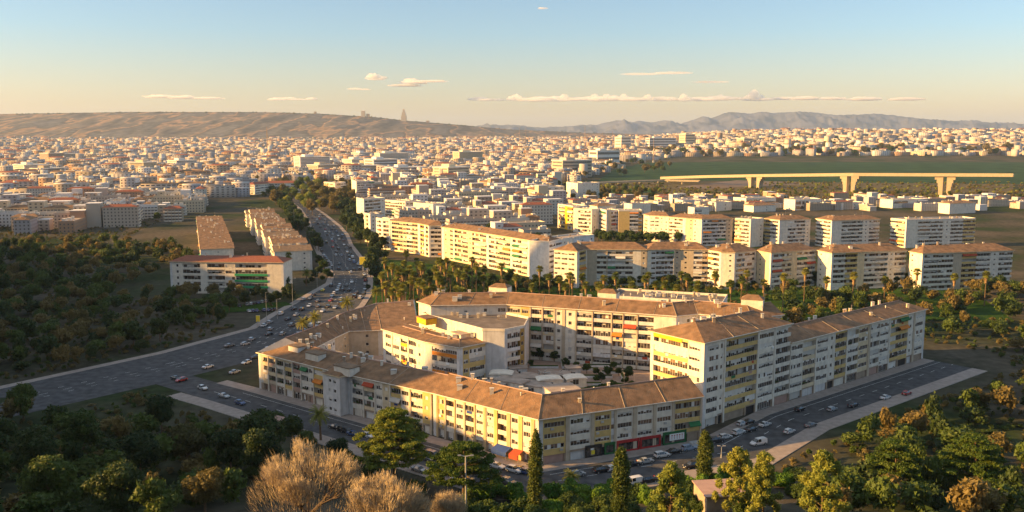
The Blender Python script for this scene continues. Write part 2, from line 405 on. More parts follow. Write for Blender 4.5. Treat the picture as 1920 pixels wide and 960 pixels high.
def dashes(line, n0, wd, dash, gap, z, name='road_marking', s=0, e=1e9):
    b = MB(); pos = 0
    for a, c in zip(line, line[1:]):
        fr = Frame(a, c); u = 0
        while u < fr.L:
            if s < pos + u < e: b.add([fr.P(u, n0, z), fr.P(min(fr.L, u + dash), n0, z), fr.P(min(fr.L, u + dash), n0 + wd, z), fr.P(u, n0 + wd, z)], [(3, 2, 1, 0)], 'paint')
            u += dash + gap
        pos += fr.L
    return struct(b.build(name))
dashes(front, 11.4, .14, 3, 5, .075)
dashes(front, 6.7, .12, 60, 0.01, .075)
MIDL = [((a[0] * .5 + c[0] * .5), (a[1] * .5 + c[1] * .5)) for a, c in zip(BL, BR)]
dashes(MIDL, 0, .15, 3, 5, .07); dashes(offset(MIDL, 3.4), 0, .15, 2, 6, .07); dashes(offset(MIDL, -3.4), 0, .15, 2, 6, .07)
# podium of the inner courtyard, and the green ground of parks and the field
court = [offset([A0, A1], 10)[0], offset([A1, A3], 13)[1], offset([A3, A4], 12)[1], (48, 262), (50, 300), (-2, 325), (-34, 327), (-60, 322)]
slab('courtyard', court, 0, 5.0, 'white2', 'court')
sheet('lawn', [at(1085, 742, 5), at(1195, 722, 5), at(1150, 716, 5), at(1085, 728, 5)], 'lawn', 5.03)
sheet('park_ground', [at(700, 600), at(1500, 600), at(1900, 600), at(1800, 530), at(1440, 531), at(1090, 534), at(1030, 534), at(850, 500), at(720, 485), at(697, 520)], 'lawn', .03)
FIELD = [at(1150, 318), at(1250, 297), at(1500, 296), at(1800, 296), at(2200, 300), at(2200, 345), at(1700, 345), at(1440, 340), at(1240, 338), at(1120, 340)]
mat('field', (.035, .068, .03), var=.35, scale=.02, spec=.02); mat('dirtroad', (.15, .11, .08), var=.3, scale=.02)
sheet('field', FIELD, 'field', .04)
sheet('field', [at(1250, 305), at(1500, 303), at(1800, 303), at(2200, 305), at(2200, 311), at(1700, 312), at(1440, 311), at(1290, 310)], 'field', .2)
sheet('bank', [at(1120, 342), at(1440, 341), at(1900, 345), at(1900, 374), at(1440, 374), at(1120, 372)], 'soil', .08)
sheet('dirt_track', [at(1262, 352), at(1380, 338), at(1440, 340), at(1500, 341), at(1500, 346), at(1400, 350), at(1330, 354)], 'dirtroad', .14)
sheet('lawn', [at(1100, 356), at(1230, 352), at(1240, 360), at(1110, 366)], 'grass', .16)
sheet('lawn', [at(380, 590), at(480, 583), at(548, 572), at(535, 566), at(480, 570), at(380, 577)], 'lawn', .17)
# ---------------------------------------------------------------- facades
WC = {}
def window_mesh(wd, ht, var, simple=False, sh='shutter'):
    wd = round(wd * 2.5) / 2.5; ht = round(ht * 5) / 5; key = (wd, ht, var, simple, sh)
    if key in WC: return WC[key]
    m = MB(); r2 = random.Random(hash((wd, ht, var)) & 999)
    m.add([(0, .02, 0), (wd, .02, 0), (wd, .02, ht), (0, .02, ht)], [(0, 1, 2, 3)], 'glass')       # local: x along, -y outward
    t = .07
    def fb(x0, x1, z0, z1, d=.05, mm='frame'): m.box(x0, x1, -d, .04, z0, z1, mm)
    fb(0, wd, 0, t); fb(0, wd, ht - t, ht)
    if simple:
        n = max(1, round(wd / 1.8))
        for i in range(n + 1): x = i * (wd - t) / n; fb(x, x + t, t, ht - t, .045)
    else:
        n = max(1, round(wd / .95))
        for i in range(n + 1): x = i * (wd - t) / n; fb(x, x + t, t, ht - t, .045)
    cell = (wd - t) / n
    for i in range(n):                               # roller shutters at different heights
        q = r2.random(); lvl = {0: (.0, .3)[q > .6], 1: (.3, .6, .45)[int(q * 3)], 2: (.0, 1, .6, .2)[int(q * 4)], 3: (1.0, .85)[q > .5]}[var]
        if lvl > 0:
            m.box(i * cell + t, (i + 1) * cell, -.03, .0, ht - t - (ht - 2 * t) * lvl, ht - t, sh if (i + var) % 3 else 'frame')
    WC[key] = (m.mesh('window'), wd, ht); return WC[key]
def panel_mesh(wd, ht, th, m, rail=False):
    wd = round(wd * 5) / 5; key = ('p', wd, ht, th, m, rail)
    if key in WC: return WC[key]
    b = MB(); b.box(0, wd, 0, th, 0, ht, m)
    if rail: b.box(0, wd, .02, .06, ht + .12, ht + .16, 'metal')
    WC[key] = (b.mesh('balcony'), wd, ht); return WC[key]
def awning_mesh(wd, m):
    wd = round(wd * 2) / 2; key = ('a', wd, m)
    if key in WC: return WC[key]
    b = MB(); b.hexa([(0, -1.15, .0), (wd, -1.15, .0), (wd, 0, .95), (0, 0, .95), (0, -1.15, .05), (wd, -1.15, .05), (wd, 0, 1.0), (0, 0, 1.0)], m)
    b.box(0, wd, -1.17, -1.13, -.25, .04, m); WC[key] = (b.mesh('awning'), wd); return WC[key]
def plant_mesh(i):
    key = ('pl', i)
    if key in WC: return WC[key]
    r = random.Random(i); b = MB()
    for k in range(60):
        x, y, z = r.random() * 2.2, r.uniform(-.15, .2), r.random() * .5
        a = r.random() * PI; s = .12
        b.add([(x - s * math.cos(a), y - s * math.sin(a), z), (x + s * math.cos(a), y + s * math.sin(a), z), (x + s * .4, y + .1, z + s * 1.6)], [(0, 1, 2)], 'leaf')
    b.box(0, 2.2, -.1, .12, -.12, .02, 'pink'); WC[key] = b.mesh('plants'); return WC[key]
COLK = dict(n='tan', w='white', v='white2', c='cream', b='beige', y='yellow', g='gold', o='ochre', r='orange', s='stone', k='pink', t='tile')
def bays(spec):
    out = []
    for t in spec.split():
        n = 1
        if '*' in t: t, n = t.split('*'); n = int(n)
        p = t.split(':'); code = p[0]; c = p[1] if len(p) > 1 and p[1] else 'w'
        wd = float(p[2]) if len(p) > 2 else {'p': .7, 'b': 3.0}.get(code, 4.2)
        out += [(code, c, wd)] * n
    return out
class Bld:
    def __init__(s, name, loc, label, cat='building', group=None, seed=1, simple=False):
        s.root = thing(name, loc, label, cat, group); s.o = loc; s.w = MB(loc); s.r = random.Random(seed); s.simple = simple; s.nw = s.nb = 0
        s.xw = []; s.xb = []
    def child(s, name, me, P, rz, **k):
        return inst(name, me, s.root, (P[0] - s.o[0], P[1] - s.o[1], P[2] - s.o[2]), rz, **k)
    def window(s, fr, u0, u1, n, z0, ht, dark=None):
        v = s.r.choice([0, 0, 1, 1, 2, 2, 3]) if dark is None else dark
        me, wd, h = window_mesh(u1 - u0, ht, v, s.simple, 'shutter_dark' if s.r.random() < (.55 if s.simple else .3) else 'shutter')
        s.nw += 1
        o = s.child('window', me, fr.P((u0 + u1) / 2 - wd / 2, n, z0), fr.rz)
        o.scale = ((u1 - u0) / wd, 1, ht / h); o.location = (fr.P(u0, n, z0)[0] - s.o[0], fr.P(u0, n, z0)[1] - s.o[1], z0 - s.o[2])
        if s.nw > 99: s.xw.append(o)
        return o
    def balcony(s, fr, u0, u1, n, z0, ht, m, rail=False):
        me, wd, h = panel_mesh(u1 - u0, ht, .12, m, rail)
        P = fr.P(u0, n, z0); o = s.child('balcony', me, P, fr.rz); o.scale = ((u1 - u0) / wd, 1, 1); s.nb += 1
        if s.nb > 99: s.xb.append(o)
        return o
    def finish(s):
        s.w.build('wall', s.root)
        for lst, nm in ((s.xw, 'window'), (s.xb, 'balcony')):     # past a hundred: the rest as one part
            if not lst: continue
            b = MB()
            for o in lst:
                cz, sz = math.cos(o.rotation_euler.z), math.sin(o.rotation_euler.z)
                me = o.data; vs = [(o.location.x + cz * v.co.x * o.scale.x - sz * v.co.y, o.location.y + sz * v.co.x * o.scale.x + cz * v.co.y, o.location.z + v.co.z * o.scale.z) for v in me.vertices]
                base = len(b.v); b.v += vs
                for p in me.polygons: b.f.append([base + i for i in p.vertices]); b.m.append(b.mi(me.materials[p.material_index].name.split('.')[0]))
                bpy.data.objects.remove(o)
            q = b.build(nm, s.root); q['kind'] = 'stuff'
        return s.root
D = 1.25                                             # depth of the loggias
def facade(B, p0, p1, z0, nf, fh, spec, t0=0, t1=0, ground='shop', awn=.04, top=.5, plants=.05, alt=None):
    fr = Frame(p0, p1); U0, U1 = t0, fr.L - t1; bs = bays(spec); tot = sum(b[2] for b in bs); k = (U1 - U0) / tot
    ztop = z0 + nf * fh + top; u = U0; e = .003
    for bi, (code, c, wd) in enumerate(bs):
        a, b_ = u, u + wd * k; u = b_; zb = z0
        m = COLK[c[0]]; m2 = COLK[c[1]] if len(c) > 1 else m
        if code == 'p': B.w.fbox(fr, a, b_, -D, .18, z0, ztop, m); continue
        if code == 'b': B.w.fbox(fr, a, b_, -D, 0, z0, ztop, m); continue
        for f in range(nf):
            zf = z0 + f * fh; mf = m if (f % 2 == 0 or len(c) < 2) else m2
            if f == 0 and ground == 'shop':
                B.w.fbox(fr, a, b_, -D, 0, zf + fh - .55, zf + fh, 'stone' if bi % 3 else m)
                B.w.fbox(fr, a, a + .35, -D, 0, zf, zf + fh - .55, 'stone'); B.w.fbox(fr, b_ - .35, b_, -D, 0, zf, zf + fh - .55, 'stone')
                q = B.r.random()
                if q < .55: B.window(fr, a + .35, b_ - .35, -.5, zf + .1, fh - .7, B.r.choice([0, 3]))
                else:
                    B.w.fbox(fr, a + .35, b_ - .35, -D, -.35, zf, zf + fh - .55, B.r.choice(['white2', 'stone', 'white', 'dark', 'pink']))
                continue
            if code == 'w':                          # flush wall with a window ribbon
                B.w.fbox(fr, a, b_, -D, 0, zf - (0 if f == 0 or (f == 1 and ground == 'shop') else .6), zf + 1.05, mf)
                jm = .35 if wd > 2.5 else .5 * (b_ - a) - .45
                if code == 'w' and (b_ - a) > 2:
                    B.w.fbox(fr, a, a + jm, -D, 0, zf + 1.05, zf + fh - .6, mf); B.w.fbox(fr, b_ - jm, b_, -D, 0, zf + 1.05, zf + fh - .6, mf)
                    B.window(fr, a + jm, b_ - jm, -.18, zf + 1.05, fh - 1.65)
                else: B.window(fr, a + .02, b_ - .02, -.18, zf + 1.05, fh - 1.65)
                if not B.simple and B.r.random() < .22: u_ = B.r.uniform(a + .3, b_ - 1.3); B.w.fbox(fr, u_, u_ + .85, .003, .32, zf + .3, zf + .85, B.r.choice(['sign_white', 'frame', 'kerb']))
            elif code == 'n':                        # wall with one small window
                wm = .6
                cu = (a + b_) / 2
                B.w.fbox(fr, a, b_, -D, 0, zf - (0 if f == 0 or (f == 1 and ground == 'shop') else .7), zf + 1.2, mf)
                B.w.fbox(fr, a, cu - wm, -D, 0, zf + 1.2, zf + fh - .7, mf); B.w.fbox(fr, cu + wm, b_, -D, 0, zf + 1.2, zf + fh - .7, mf)
                B.window(fr, cu - wm, cu + wm, -.18, zf + 1.2, fh - 1.9)
            elif code == 'l':                        # loggia: slab, parapet, glazing at the back
                B.w.fbox(fr, a, b_, -D, -.02, zf - .22, zf + .08, 'white' if mf != 'white' else 'white2')
                if B.nb < 180: B.balcony(fr, a + .02, b_ - .02, 0, zf - .15, 1.2, mf, B.r.random() < .3)
                else: B.w.fbox(fr, a + .02, b_ - .02, -.12, 0, zf - .15, zf + 1.05, mf)
                if not B.simple and B.r.random() < .18: u_ = B.r.uniform(a + .2, b_ - 2.2); B.w.fbox(fr, u_, u_ + B.r.uniform(.8, 2), .02, .05, zf + .35, zf + 1.15, B.r.choice(['awn_blue', 'awn_red', 'sign_white', 'pink', 'shutter', 'awn_green']))
                q = B.r.random()
                if q < .3: B.window(fr, a + .05, b_ - .05, -.25, zf + 1.05, fh - 1.3)       # glazed-in balcony
                else: B.window(fr, a + .1, b_ - .1, -D + .06, zf + .1, fh - .6)
                if q > 1 - awn:
                    me, wa = awning_mesh(b_ - a, B.r.choice(['awn_red', 'awn_green', 'awn_orange', 'awn_orange', 'shutter', 'awn_green']))
                    o = B.child('awning', me, fr.P(a, -.05, zf + fh - 1.3), fr.rz, sc_=((b_ - a) / wa, .8, 1))
                if B.r.random() < plants: B.child('plants', plant_mesh(B.r.randint(0, 3)), fr.P(a + .4, -.05, zf + 1.1), fr.rz)
        if code in 'wnl': B.w.fbox(fr, a, b_, -D, 0, z0 + nf * fh - (.6 if code == 'w' else .7 if code == 'n' else .35), ztop, m)
    return fr
def body(B, fp, faced, z0, z1, m='white2', mtop='flat'):
    ins = offset(fp, [D - .003 if f else 0 for f in faced], True)
    B.w.prism(ins, z0, z1, m, mtop)
    n = len(fp); trims = [[0, 0] for _ in range(n)]
    for i in range(n):
        if faced[i - 1] and faced[i]:
            a, b, c = fp[i - 1], fp[i], fp[(i + 1) % n]
            cr = (b[0] - a[0]) * (c[1] - b[1]) - (b[1] - a[1]) * (c[0] - b[0])
            la = math.hypot(b[0] - a[0], b[1] - a[1]); lc = math.hypot(c[0] - b[0], c[1] - b[1])
            if cr > .05 * la * lc:
                t = D
                trims[i - 1][1] = t; trims[i][0] = t
                pa = (b[0] + (a[0] - b[0]) / la * t, b[1] + (a[1] - b[1]) / la * t); pc = (b[0] + (c[0] - b[0]) / lc * t, b[1] + (c[1] - b[1]) / lc * t)
                B.w.prism([pa, b, pc, ins[i]], z0, z1 - .004, m)
    return trims
def roof_strip(B, outer, ridge, inner, ze, zr, m='tile', over=.6, seams=True, hip0=True, hip1=True, name='roof', gut='cream', th=.28, zi=None):
    zi = ze if zi is None else zi
    b = MB(B.o); n = len(outer)
    O = [(*p, ze) for p in outer]; I = [(*p, zi) for p in inner]; G = [(*p, zr) for p in ridge]
    for i in range(n - 1):
        b.quad(O[i], O[i + 1], G[i + 1], G[i], m); b.quad(G[i], G[i + 1], I[i + 1], I[i], m)
    e0 = m if hip0 else 'white'; e1 = m if hip1 else 'white'
    b.add([O[0], G[0], I[0]], [(0, 1, 2)], e0); b.add([O[-1], G[-1], I[-1]], [(0, 2, 1)], e1)
    poly = outer + inner[::-1]                       # the eaves board under the tiles
    vs = [(*p, (ze if i < n else zi) - th) for i, p in enumerate(poly)] + [(*p, (ze if i < n else zi)) for i, p in enumerate(poly)]
    k = len(poly); b.add(vs, [(i, (i + 1) % k, k + (i + 1) % k, k + i) for i in range(k)] + [tuple(range(k - 1, -1, -1))], gut)
    rf = b.build(name, B.root)
    if seams:
        s = MB(B.o)
        for i in range(n - 1):
            L = math.hypot(outer[i + 1][0] - outer[i][0], outer[i + 1][1] - outer[i][1]); q = max(1, round(L / 14))
            for j in range(0, q + 1):
                if j == 0 and i == 0: continue
                if i == n - 2 and j == q: continue
                if j == q: continue
                t = j / q
                o_ = [O[i][c] + (O[i + 1][c] - O[i][c]) * t for c in range(3)]; g_ = [G[i][c] + (G[i + 1][c] - G[i][c]) * t for c in range(3)]; i_ = [I[i][c] + (I[i + 1][c] - I[i][c]) * t for c in range(3)]
                for p, q2 in ((o_, g_), (g_, i_)): s.tube((p[0], p[1], p[2] + .03), (q2[0], q2[1], q2[2] + .03), .08, .08, 'stone', 5)
        for i in range(n - 1): s.tube((*G[i][:2], zr + .04), (*G[i + 1][:2], zr + .04), .18, .18, 'kerb' if m == 'tile2' else 'pink', 5)
        q = s.build('ridge_tiles', rf)
        # gutters along the eaves
        g = MB(B.o)
        for i in range(n - 1):
            g.tube((*outer[i], ze - .05), (*outer[i + 1], ze - .05), .13, .13, 'white', 6)
            g.tube((*inner[i], zi - .05), (*inner[i + 1], zi - .05), .13, .13, 'white', 6)
        g.build('gutter', rf)
    return rf
def rooftop(B, poly_fn, n, z, parent=None, seed=0, big=.3):
    """chimneys, vents, tanks, aerials spread over the roof; poly_fn(t, s) gives a point"""
    r = random.Random(seed)
    for i in range(n):
        x, y, zz = poly_fn(r.random(), r.random()); q = r.random(); o = (x, y, zz)
        b = MB(B.o)
        if q < .45:
            s = r.uniform(.3, .55); h = r.uniform(.9, 1.6)
            b.box(x - s, x + s, y - s * .7, y + s * .7, zz - .6, zz + h, r.choice(['white', 'white', 'cream', 'stone'])); b.box(x - s - .1, x + s + .1, y - s * .7 - .1, y + s * .7 + .1, zz + h + .12, zz + h + .22, 'white'); b.box(x - s * .6, x + s * .6, y - s * .5, y + s * .5, zz + h, zz + h + .12, 'dark'); b.build('chimney', parent or B.root)
        elif q < .7:
            h = r.uniform(1.8, 3.8); b.tube((x, y, zz - .5), (x, y, zz + h), .04, .03, 'metal', 4)
            for k in range(4): b.tube((x - .5 + k * .08, y, zz + h - .15 * k), (x + .5 - k * .08, y, zz + h - .15 * k), .02, .02, 'metal', 3)
            b.build('antenna', parent or B.root)
        elif q < .85:
            b.tube((x, y, zz - .4), (x, y, zz + .7), .16, .16, 'white', 8); b.tube((x, y, zz + .7), (x, y, zz + .9), .28, .12, 'white', 8, True); b.build('vent', parent or B.root)
        else:
            s = r.uniform(.5, .9); b.box(x - s, x + s, y - s, y + s, zz - .5, zz + 1.0, 'white'); b.box(x - s - .08, x + s + .08, y - s - .08, y + s + .08, zz + 1.0, zz + 1.1, 'kerb'); b.build('roof_hatch', parent or B.root)
def lerp2(a, b, t): return (a[0] + (b[0] - a[0]) * t, a[1] + (b[1] - a[1]) * t)
def hut(B, x, y, z, sx, sy, h, rz=0, m='white', roof='tile', pitched=True, name='stair_hut'):
    b = MB(B.o); c, s = math.cos(rz), math.sin(rz)
    def P(u, v, w_): return (x + c * u - s * v, y + s * u + c * v, z + w_)
    b.hexa([P(-sx, -sy, -.5), P(sx, -sy, -.5), P(sx, sy, -.5), P(-sx, sy, -.5), P(-sx, -sy, h), P(sx, -sy, h), P(sx, sy, h), P(-sx, sy, h)], m)
    o = b.build(name, B.root); b = MB(B.o); e = .25
    if pitched:
        b.add([P(-sx - e, -sy - e, h), P(sx + e, -sy - e, h), P(sx + e, sy + e, h), P(-sx - e, sy + e, h), P(-sx * .5, 0, h + sy * .45), P(sx * .5, 0, h + sy * .45)],
              [(0, 1, 5, 4), (1, 2, 5), (2, 3, 4, 5), (3, 0, 4), (3, 2, 1, 0)], roof)
    else: b.hexa([P(-sx - e, -sy - e, h), P(sx + e, -sy - e, h), P(sx + e, sy + e, h), P(-sx - e, sy + e, h), P(-sx - e, -sy - e, h + .25), P(sx + e, -sy - e, h + .25), P(sx + e, sy + e, h + .25), P(-sx - e, sy + e, h + .25)], roof)
    b.build('roof', o); return o
def wing(name, label, outer, depth, z0, nf, fh, pats, inner=None, cap0=None, cap1=None, rise=3.2, roof='tile', hip0=True, hip1=True, group=None, seed=1,
         ground='shop', wallm='white2', simple=False, clutter=10, over=.55, cat='building', ridge=None, awn=.04, top=.5, inner_line=None, plants=.05, seams=True, inground=None):
    n = len(outer); I = inner_line or offset(outer, depth)
    fp = list(outer) + I[::-1]; ze = z0 + nf * fh + top
    cx = sum(p[0] for p in fp) / len(fp); cy = sum(p[1] for p in fp) / len(fp)
    B = Bld(name, (cx, cy, z0), label, cat, group, seed, simple)
    specs = list(pats) + [cap1] + (list(inner[::-1]) if inner else [None] * (n - 1)) + [cap0]
    trims = body(B, fp, [s is not None for s in specs], z0, ze, wallm)
    for i, s in enumerate(specs):
        if s: facade(B, fp[i], fp[(i + 1) % len(fp)], z0, nf, fh, s, trims[i][0], trims[i][1], ground if (i < n or i == len(fp) - 1) else (inground or 'no'), awn, top, plants)
    if roof in ('flat', 'flat2'):
        b = MB(B.o); b.prism(offset(fp, -.1, True), ze, ze + .15, 'white2', roof); rf = b.build('roof', B.root)
        b = MB(B.o)
        for i in range(len(fp)):
            p, q = fp[i], fp[(i + 1) % len(fp)]; fr = Frame(p, q); b.fbox(fr, 0, fr.L - .25, -.25, -.003, ze + .15, ze + .95, 'white')
        b.build('parapet', rf)
        fn = lambda t, s: (*lerp2(lerp2(outer[0], outer[-1], .08 + t * .84), lerp2(I[0], I[-1], .08 + t * .84), .15 + .7 * s), ze + .15)
    else:
        o2 = offset(outer, -over); i2 = offset(I, over)
        # push the ends out too
        def ext(l, d):
            f0 = Frame(l[0], l[1]); f1 = Frame(l[-2], l[-1]); l = list(l)
            l[0] = f0.P(-d, 0, 0)[:2]; l[-1] = f1.P(f1.L + d, 0, 0)[:2]; return l
        o2 = ext(o2, over); i2 = ext(i2, over)
        g = [lerp2(a, c, .5) for a, c in zip(o2, i2)] if ridge is None else list(ridge)
        if ridge is None:
            f0 = Frame(g[0], g[1]); f1 = Frame(g[-2], g[-1])
            if hip0: g[0] = f0.P(min(depth * .45, f0.L * .45), 0, 0)[:2]
            if hip1: g[-1] = f1.P(f1.L - min(depth * .45, f1.L * .45), 0, 0)[:2]
        rf = roof_strip(B, o2, g, i2, ze + .28, ze + .28 + rise, roof, over, seams, hip0, hip1)
        def fn(t, s):
            k = int(t * (n - 1) * .999); tt = t * (n - 1) - k
            tt = .12 + tt * .76; a = lerp2(o2[k], o2[k + 1], tt); gg = lerp2(g[k], g[k + 1], tt); c = lerp2(i2[k], i2[k + 1], tt)
            if s < .3: p = lerp2(a, gg, .4 + 2 * s); return (*p, ze + .28 + rise * (.4 + 2 * s))
            p = lerp2(gg, c, (s - .3) / .8); return (*p, ze + .28 + rise * (1 - (s - .3) / .8))
    rooftop(B, fn, clutter, 0, rf, seed)
    B.finish(); B.fp = fp; B.ze = ze; B.fn = fn; return B
# ---------------------------------------------------------------- the big housing block
# front wings
FL = 'w:y:4 w:y p:b l:w w:w p:b w:wy w:w p:b l:y w:w p:b w:w w:wv p:b l:w'
B1 = wing('apartment_wing', 'four-storey wing at the front corner of the big block with shops on the street', [A2, A3, A4], 15.0, 0, 4, 2.95,
     ['p:n:.8 w:y:3.2 p:b l:w:3.8 p:n w:wv:3.8 p:b l:wc:4 p:n w:w:3.6 p:n:1.1 w:w:3.6 p:y:1.4 l:w:4 p:n:1.6 w:w:3.4 p:y:1.6 w:wv:3.6 p:n:1.4',
      'w:y:6.4 p:b:1.1 w:w:6.2 p:b:1.0 w:y:5 w:v:.9 p:b:.7 w:w:5 p:b:1.2 w:w:5 p:b:1.0 w:w:5 p:b:.8 l:y:4.6 l:y:3.6 p:b:.5'],
     inner=['w:w*7', 'w:w*8'], cap0='b:w:15', rise=3.9, seed=11, hip0=False, hip1=False, clutter=20, group=None, awn=.15)
A1b = lerp2(A1, A2, .985)
B2 = wing('apartment_wing', 'long shaded wing with brown roof and stacked balconies at the left end of the block', [A0, lerp2(A0, A1, .78), A1, A1b], 17.0, 0, 4, 2.95,
     ['l:c:4.6 p:w:.4 l:cb:4.6 p:w:.4 l:cw:4.6 p:w:.4 l:cy:4.6 p:w:.4 l:k:4.6 p:w:.4 l:w:4 w:w:3 p:w:.4 l:y:5 n:w:3', 'l:y:5 n:w:3.4 l:w:3',
      'l:w:4.5 p:w:.4 l:wc:4.5 p:w:.4 w:w:3 n:c:3 p:w:.4 l:y:4 w:w:3.5 p:b:.6 l:w:4.5 n:y:3 p:b:.6'],
     inner=['w:w*9', 'w:w*2', 'w:w*7'], cap0='l:c w:w l:c w:w', rise=3.0, seed=12, hip1=False, clutter=34, awn=.16, plants=.45)
# projecting stair block of the left wing and its penthouse huts
q = ray(590, 655, 292); hut(B2, *at(560, 655, 14.5), 13.4, 2.6, 2.2, 2.4, -.68, 'white2', 'tile2', False); hut(B2, *at(592, 668, 14.5), 13.6, 3.2, 1.6, 2.0, -.68, 'white', 'tile2', False)
hut(B2, *at(650, 692, 14), 13.0, 3.6, 2.0, 2.0, -.68, 'white', 'tile2', False)
bb = Bld('stair_tower', (*at(632, 760, 0), 0), 'plain beige stair bay with two small windows per floor jutting out of the left wing', 'building', None, 5)
e0 = Frame(lerp2(A0, A1, .8), A1); pa = e0.P(1, 0, 0)[:2]; pb = e0.P(1, 3.4, 0)[:2]; pc = e0.P(8.6, 3.4, 0)[:2]; pd = e0.P(8.6, 0, 0)[:2]
fpx = [pb, pc, pd, pa]; tr = body(bb, fpx, [True, True, False, True], 0, 12.3, 'white2')
facade(bb, pb, pc, 0, 4, 2.95, 'b:v:1 n:v:3 n:v:3', tr[0][0], tr[0][1], 'no'); facade(bb, pc, pd, 0, 4, 2.95, 'b:v:4', tr[1][0], tr[1][1], 'no'); facade(bb, pa, pb, 0, 4, 2.95, 'b:v:4', tr[3][0], tr[3][1], 'no')
bx = MB(bb.o); bx.prism(offset(fpx, -.5, True), 12.3, 12.6, 'cream', 'tile2', True); bx.add([(*offset([pb, pc], -.5)[0], 12.6), (*offset([pb, pc], -.5)[1], 12.6), (*e0.P(6, -1.5, 0)[:2], 14.2), (*e0.P(3.5, -1.5, 0)[:2], 14.2), (*pd, 12.6), (*pa, 12.6)], [(0, 1, 2, 3), (1, 4, 2), (5, 0, 3), (4, 5, 3, 2)], 'tile')
bx.build('roof', bb.root); bb.finish()
# wing along the boulevard
W3o = [(-43, 391), (-58.3, 383), (-69.8, 357), (-76.5, 318), (-84.5, 297)]
W3i = [(-36, 335), (-48.5, 330), (-60.5, 328.5), (-63.5, 318), (-68, 300)]
W3g = [(-40.5, 366), (-55, 360), (-64.6, 342), (-69.5, 318), (-76.5, 299)]
B3 = wing('apartment_wing', 'curved wing along the boulevard with a wide brown tiled roof and blank beige courtyard wall', W3o, 10, 0, 4, 3.1,
     ['w:w*3', 'w:w*5', 'w:w*8', 'w:w*4'], inner=['b:b:12', 'b:b:6 n:b:3 b:b:3', 'b:b:3 n:b:3', 'w:v*2'], inner_line=W3i, ridge=W3g, cap0='b:b:30', rise=4.2, seed=13, hip0=False, hip1=False, clutter=18)
# back wing, eight storeys round the courtyard
W4 = [at(785, 568, 24), at(808, 575, 24), at(950, 573, 24), at(1226, 592, 24), at(1268, 595, 24), at(1308, 591, 24), at(1410, 599, 24), (92, 303)]
W4 = [W4[0], W4[1], W4[2], W4[3], W4[4], W4[5], W4[6], W4[7]]
B4 = wing('apartment_wing', 'tall eight-storey wing behind the courtyard with a brown roof and long rows of loggias', W4, 13.0, 5, 6, 3.12,
     ['b:w:5', 'b:w:8 n:w:3 b:w:3 n:w:3 b:w:2 w:w:3', 'w:c:6 w:y:3.5 p:b:.6 l:w:4.4 p:b:.6 l:wc:4.4 p:b:.7 n:w:2.6 p:b:1.3 n:w:4 p:b:.6 l:w:6 p:b:.5 l:wv:7 p:b:.5 l:wc:4 p:b:.4 l:w:5 p:b:.5 l:wv:6',
      'b:w:5', 'b:w:3 n:w:3 w:w:3', 'l:w:5 p:b l:w:5 l:w:4 b:w:3', 'w:w:5 l:w:5 w:w:6 l:w:5'],
     cap0='b:w:6 n:w:3 b:w:4', rise=3.2, seed=14, hip0=True, hip1=False, clutter=44, ground='no', awn=.07, plants=.1)
# podium floors of that wing stand on the courtyard deck; higher parts
for px, py, zz, sx, sy, h in ((938, 547, 26.6, 3.6, 2.6, 2.6), (1141, 561, 26.6, 3.4, 2.6, 3.2), (1411, 575, 26.6, 3.6, 3.0, 3.4)):
    x, y = at(px, py, zz); hut(B4, x, y, zz - .5, sx, sy, h, -.35, 'white', 'tile')
WB = [at(1150, 580, 22), at(1335, 590, 22)]
B4b = wing('apartment_block', 'flat-roofed block with a dark roof full of small vents behind the tall courtyard wing', [(WB[0][0], WB[0][1] + 14), (WB[1][0] + 6, WB[1][1] + 10)], 17, 0, 8, 2.9, ['w:w*9'],
     inner=['l:w*9'], roof='flat', seed=15, clutter=34, ground='no')
# central lit block in the courtyard
C0 = at(718, 622, 16); C1 = at(818, 652, 16); C1b = at(862, 657, 16); C2 = at(910, 647, 16)
B5 = wing('apartment_block', 'sunlit four-storey cream block with orange and yellow balcony bands in the courtyard', [C0, lerp2(C0, C1, .8), C1b, C2], 11, 4.0, 4, 3.05,
     ['w:w:3.2 p:w:.5 w:w:4 l:wg:3.4 p:w:.5 l:w:3.4 n:w:3', 'b:w:2 l:wr:12', 'w:y:3 w:yw:8'], rise=.9, cap0='w:w*3', seed=16, hip1=False, clutter=9, ground='no', plants=.2, awn=.05, inner_line=None)
E0 = at(818, 596, 21); E1 = at(905, 621, 20.6); E2 = at(946, 622, 20.6); E3 = at(980, 616, 20.6)
u5 = Frame(E0, E1)
B6 = wing('apartment_block', 'taller white block with blank end wall and flat dark roof behind the sunlit courtyard block', [u5.P(-9, 0, 0)[:2], E1, E2, (E3[0] + .6, E3[1] + 1)], 14.0, 4.0, 5, 3.2,
     ['l:w:7 b:w:8 n:w:3 b:w:10', 'b:v:8', 'l:wv:6 n:o:2'], roof='flat', seed=17, clutter=22, ground='no', inner_line=[(-24, 334), (-2, 322), (2, 318), (6, 314)], top=.6)
hx, hy = at(868, 622, 18.5); hut(B6, hx, hy - 2.0, 16, 3.0, 2.6, 2.6, -.95, 'white', 'flat2', False); 
hx, hy = at(800, 598, 21); hut(B6, hx, hy, 20, 3.2, 2.2, 1.6, -.95, 'gold', 'tile', False)
